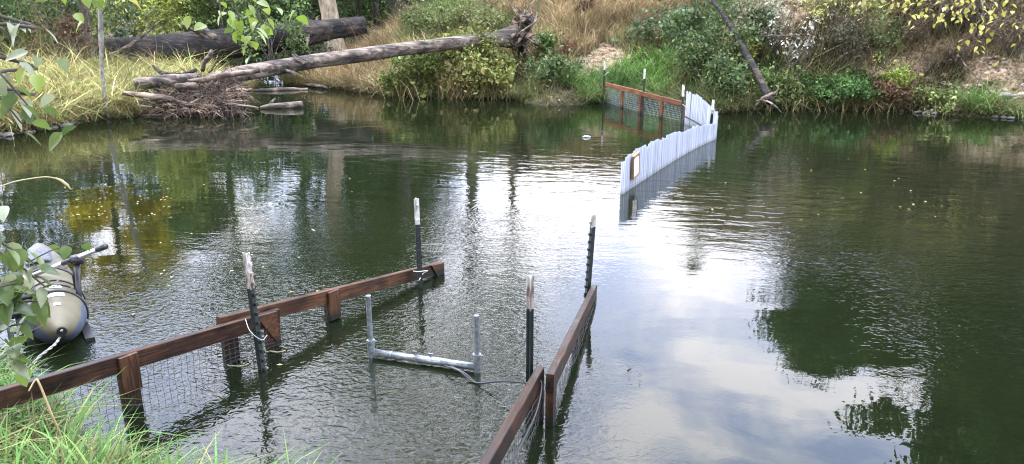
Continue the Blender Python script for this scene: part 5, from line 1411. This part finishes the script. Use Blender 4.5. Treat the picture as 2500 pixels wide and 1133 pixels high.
LM = {'dark': big_leaf(0, leaf_mat('dogwood_leaf', (.045, .085, .025), (.15, .21, .05))), 'lime': big_leaf(0, leaf_mat('sunlit_leaf', (.17, .27, .035), (.30, .36, .07))), 'yel': big_leaf(0, leaf_mat('yellow_leaf', (.34, .32, .05), (.48, .44, .10))), 'gre': big_leaf(1, leaf_mat('pale_leaf', (.16, .20, .09), (.30, .33, .20)))}
def put_leaf(t, kind, p, size, pitch=None, g=random):
    o = bpy.data.objects.new('leaf', LM[kind]); COL.objects.link(o); o.parent = t; o.matrix_parent_inverse = WMAT[t.name].inverted()
    o.location = tuple(map(float, p)); s_ = size*g.uniform(.8, 1.15); o.scale = (s_, s_, s_)
    o.rotation_euler = (g.uniform(-.7, .7), g.uniform(.2, 1.2) if pitch is None else pitch+g.uniform(-.3, .3), g.uniform(0, 6.28))
def twig(t, pts, r0, r1, mat=None, n=14, name='twig'):
    mb = MB(); sp = spline(pts, n); mb.tube(list(sp), list(np.linspace(r0, r1, n)), 6); mb.build(name, mat or M['trunk'], t, True); return sp
gr = random.Random(5)
# dogwood shrub at the left edge in front of the boat
root = np.array([-2.15, 1.55, .25]); t = empty('dogwood_bush', root, 'leafy green bush at the left edge in front of the pontoon boat', 'bush')
for ends in ([(-60, 640, 2.0), (30, 640, 2.05), (110, 700, 2.1)], [(-80, 560, 2.0), (0, 590, 2.0), (70, 640, 2.1)], [(-60, 760, 2.0), (20, 740, 2.0), (95, 735, 2.05)], [(-80, 820, 1.95), (0, 800, 2.0), (60, 790, 2.0)], [(-80, 690, 1.9), (-10, 700, 1.95), (40, 690, 2.0)], [(-90, 900, 1.9), (-10, 880, 1.95), (30, 860, 2.0)]):
    pts = [root, (root+D(*ends[0]))/2+Z*.1]+[D(*e) for e in ends]; sp = twig(t, pts, .009, .0025)
    for q in range(10):
        a = sp[gr.randint(6, 13)]; put_leaf(t, 'dark' if gr.random() < .8 else 'gre', a+np.array([gr.uniform(-.03, .03), gr.uniform(-.05, .05), gr.uniform(-.03, .04)]), .072, g=gr)
for (px, py, k) in ((90, 655, 'dark'), (100, 700, 'gre'), (75, 720, 'dark'), (60, 770, 'dark'), (25, 810, 'dark'), (140, 690, 'dark'), (30, 620, 'dark'), (55, 820, 'dark'), (110, 740, 'dark'), (60, 905, 'dark')): put_leaf(t, k, D(px, py, 2.05), .07, g=gr)
for (px, py, k) in ((205, 595, 'dark'), (165, 600, 'dark'), (120, 600, 'dark')): put_leaf(t, k, D(px, py, 2.1), .045, 1.0, gr)
twig(t, [D(70, 640, 2.1), D(130, 610, 2.1), D(200, 590, 2.1)], .0025, .0012)
# alder leaning in from the left: trunk out of the picture, sprays of leaves across the top left
root = np.array([-2.7, .5, .35]); t = empty('alder', root, 'overhanging alder whose bright leaf sprays hang at the top left', 'tree')
twig(t, [root-Z*.2, root+[.05, .1, 1.2], root+[.15, .2, 2.6], root+[.2, .3, 4.2]], .085, .04, n=20, name='trunk')
def spray(pix, Y, kind, nl, size, back):
    pts = [root+np.array([.15, .2, back])]+[D(a, b, Y) for a, b in pix]; sp = twig(t, pts, .008, .0015, n=18)
    i0 = 8
    for q in range(nl):
        a = sp[gr.randint(i0, 17)]; put_leaf(t, kind if gr.random() < .85 else 'dark', a+np.array([gr.gauss(0, .04), gr.gauss(0, .06), gr.gauss(0, .035)]), size, g=gr)
spray([(480, -180), (560, -20), (600, 95)], 2.5, 'lime', 24, .046, 2.7)
spray([(520, -160), (590, -30), (640, 60)], 2.6, 'lime', 16, .046, 2.8)
spray([(440, -170), (520, -60), (545, 70)], 2.5, 'lime', 12, .044, 2.6)
spray([(560, -150), (640, -60), (690, 10)], 2.5, 'lime', 14, .046, 2.8)
spray([(250, -150), (340, -60), (345, 10)], 2.3, 'yel', 5, .05, 2.7)
spray([(100, -150), (180, -50), (225, 45)], 2.4, 'lime', 8, .045, 2.5)
spray([(120, -120), (150, -40), (175, 10)], 2.4, 'lime', 7, .045, 2.5)
spray([(-80, 120), (0, 180), (70, 260)], 1.9, 'gre', 12, .055, 1.9)
spray([(-80, 20), (-10, 60), (45, 110)], 1.9, 'gre', 9, .052, 2.0)
spray([(-80, 200), (-10, 230), (60, 310)], 1.9, 'dark', 8, .055, 1.8)
for (px, py, k) in ((60, 165, 'lime'), (85, 180, 'lime'), (50, 55, 'gre'), (130, 230, 'gre'), (20, 240, 'dark'), (610, 100, 'lime'), (575, 90, 'lime'), (625, 75, 'lime')): put_leaf(t, k, D(px, py, 1.9 if px < 300 else 2.5), .058, g=gr)
# arching grass stem over the water at left
root = np.array([-2.5, 2.4, .25]); pts = [root, D(-120, 520, 2.6), D(0, 456, 2.6), D(70, 437, 2.6), D(130, 434, 2.6), D(174, 462, 2.6)]
t = empty('arching_grass', root, 'single pale arching grass stem with a seed head over the water at left', 'grass stem')
sp = twig(t, pts, .0028, .0015, M['wire_straw'] if 'wire_straw' in M else simple('straw_stem', [(.3, (.35, .30, .14)), (.7, (.5, .45, .25))], 20, .7), 30, 'stem')
mb = MB(); mb.tube([D(135, 434, 2.6), D(150, 441, 2.6), D(165, 452, 2.6), D(174, 463, 2.6)], [.002, .005, .004, .001], 6); mb.build('seed_head', simple('seed_head', [(.3, (.30, .25, .12)), (.7, (.45, .38, .2))], 40, .8), t)
# dry stalk in the bottom left corner
root = W(175, 1230, .1); t = empty('dry_stalk', root, 'dry tan stalk bending up through the grass in the bottom left corner', 'grass stem')
twig(t, [root, D(160, 1100, 2.75), D(125, 1010, 2.75), D(95, 935, 2.75), D(85, 930, 2.75), D(70, 955, 2.72)], .006, .003, simple('tan_stalk', [(.3, (.30, .21, .10)), (.7, (.45, .34, .18))], 20, .7), 24, 'stem')
# overhanging yellow branch in front of the right bank
root = np.array([9.2, 16.6, 3.4]); root[2] = H1(root[0], root[1])-.05
t = empty('yellow_branches', root, 'overhanging branches with round yellow leaves at the upper right', 'tree')
twig(t, [root, root+[-.1, -.3, 1.6], root+[-.2, -.5, 3.6]], .07, .04, n=12, name='trunk')
for (ends, nl) in (([(2330, -60), (2270, -10), (2240, 40)], 34), ([(2380, -60), (2330, 10), (2300, 40)], 26), ([(2400, -50), (2390, 10), (2375, 110)], 34), ([(2430, -40), (2440, 10), (2405, 60)], 18), ([(2480, -40), (2480, 20), (2440, 60)], 14), ([(2350, -40), (2355, 10), (2340, 60)], 22), ([(2540, -40), (2510, 60), (2480, 90)], 10), ([(2400, 20), (2400, 100), (2410, 140)], 7), ([(2280, -60), (2220, -10), (2190, 15)], 20)):
    Y = 13.2; pts = [root+np.array([-.15, -.4, 2.6])]+[D(a, b, Y) for a, b in ends]; sp = twig(t, pts, .016, .004, n=16)
    for q in range(nl):
        a = sp[gr.randint(5, 15)]; put_leaf(t, 'yel', a+np.array([gr.gauss(0, .12), gr.gauss(0, .12), gr.gauss(0, .09)]), .10, g=gr)
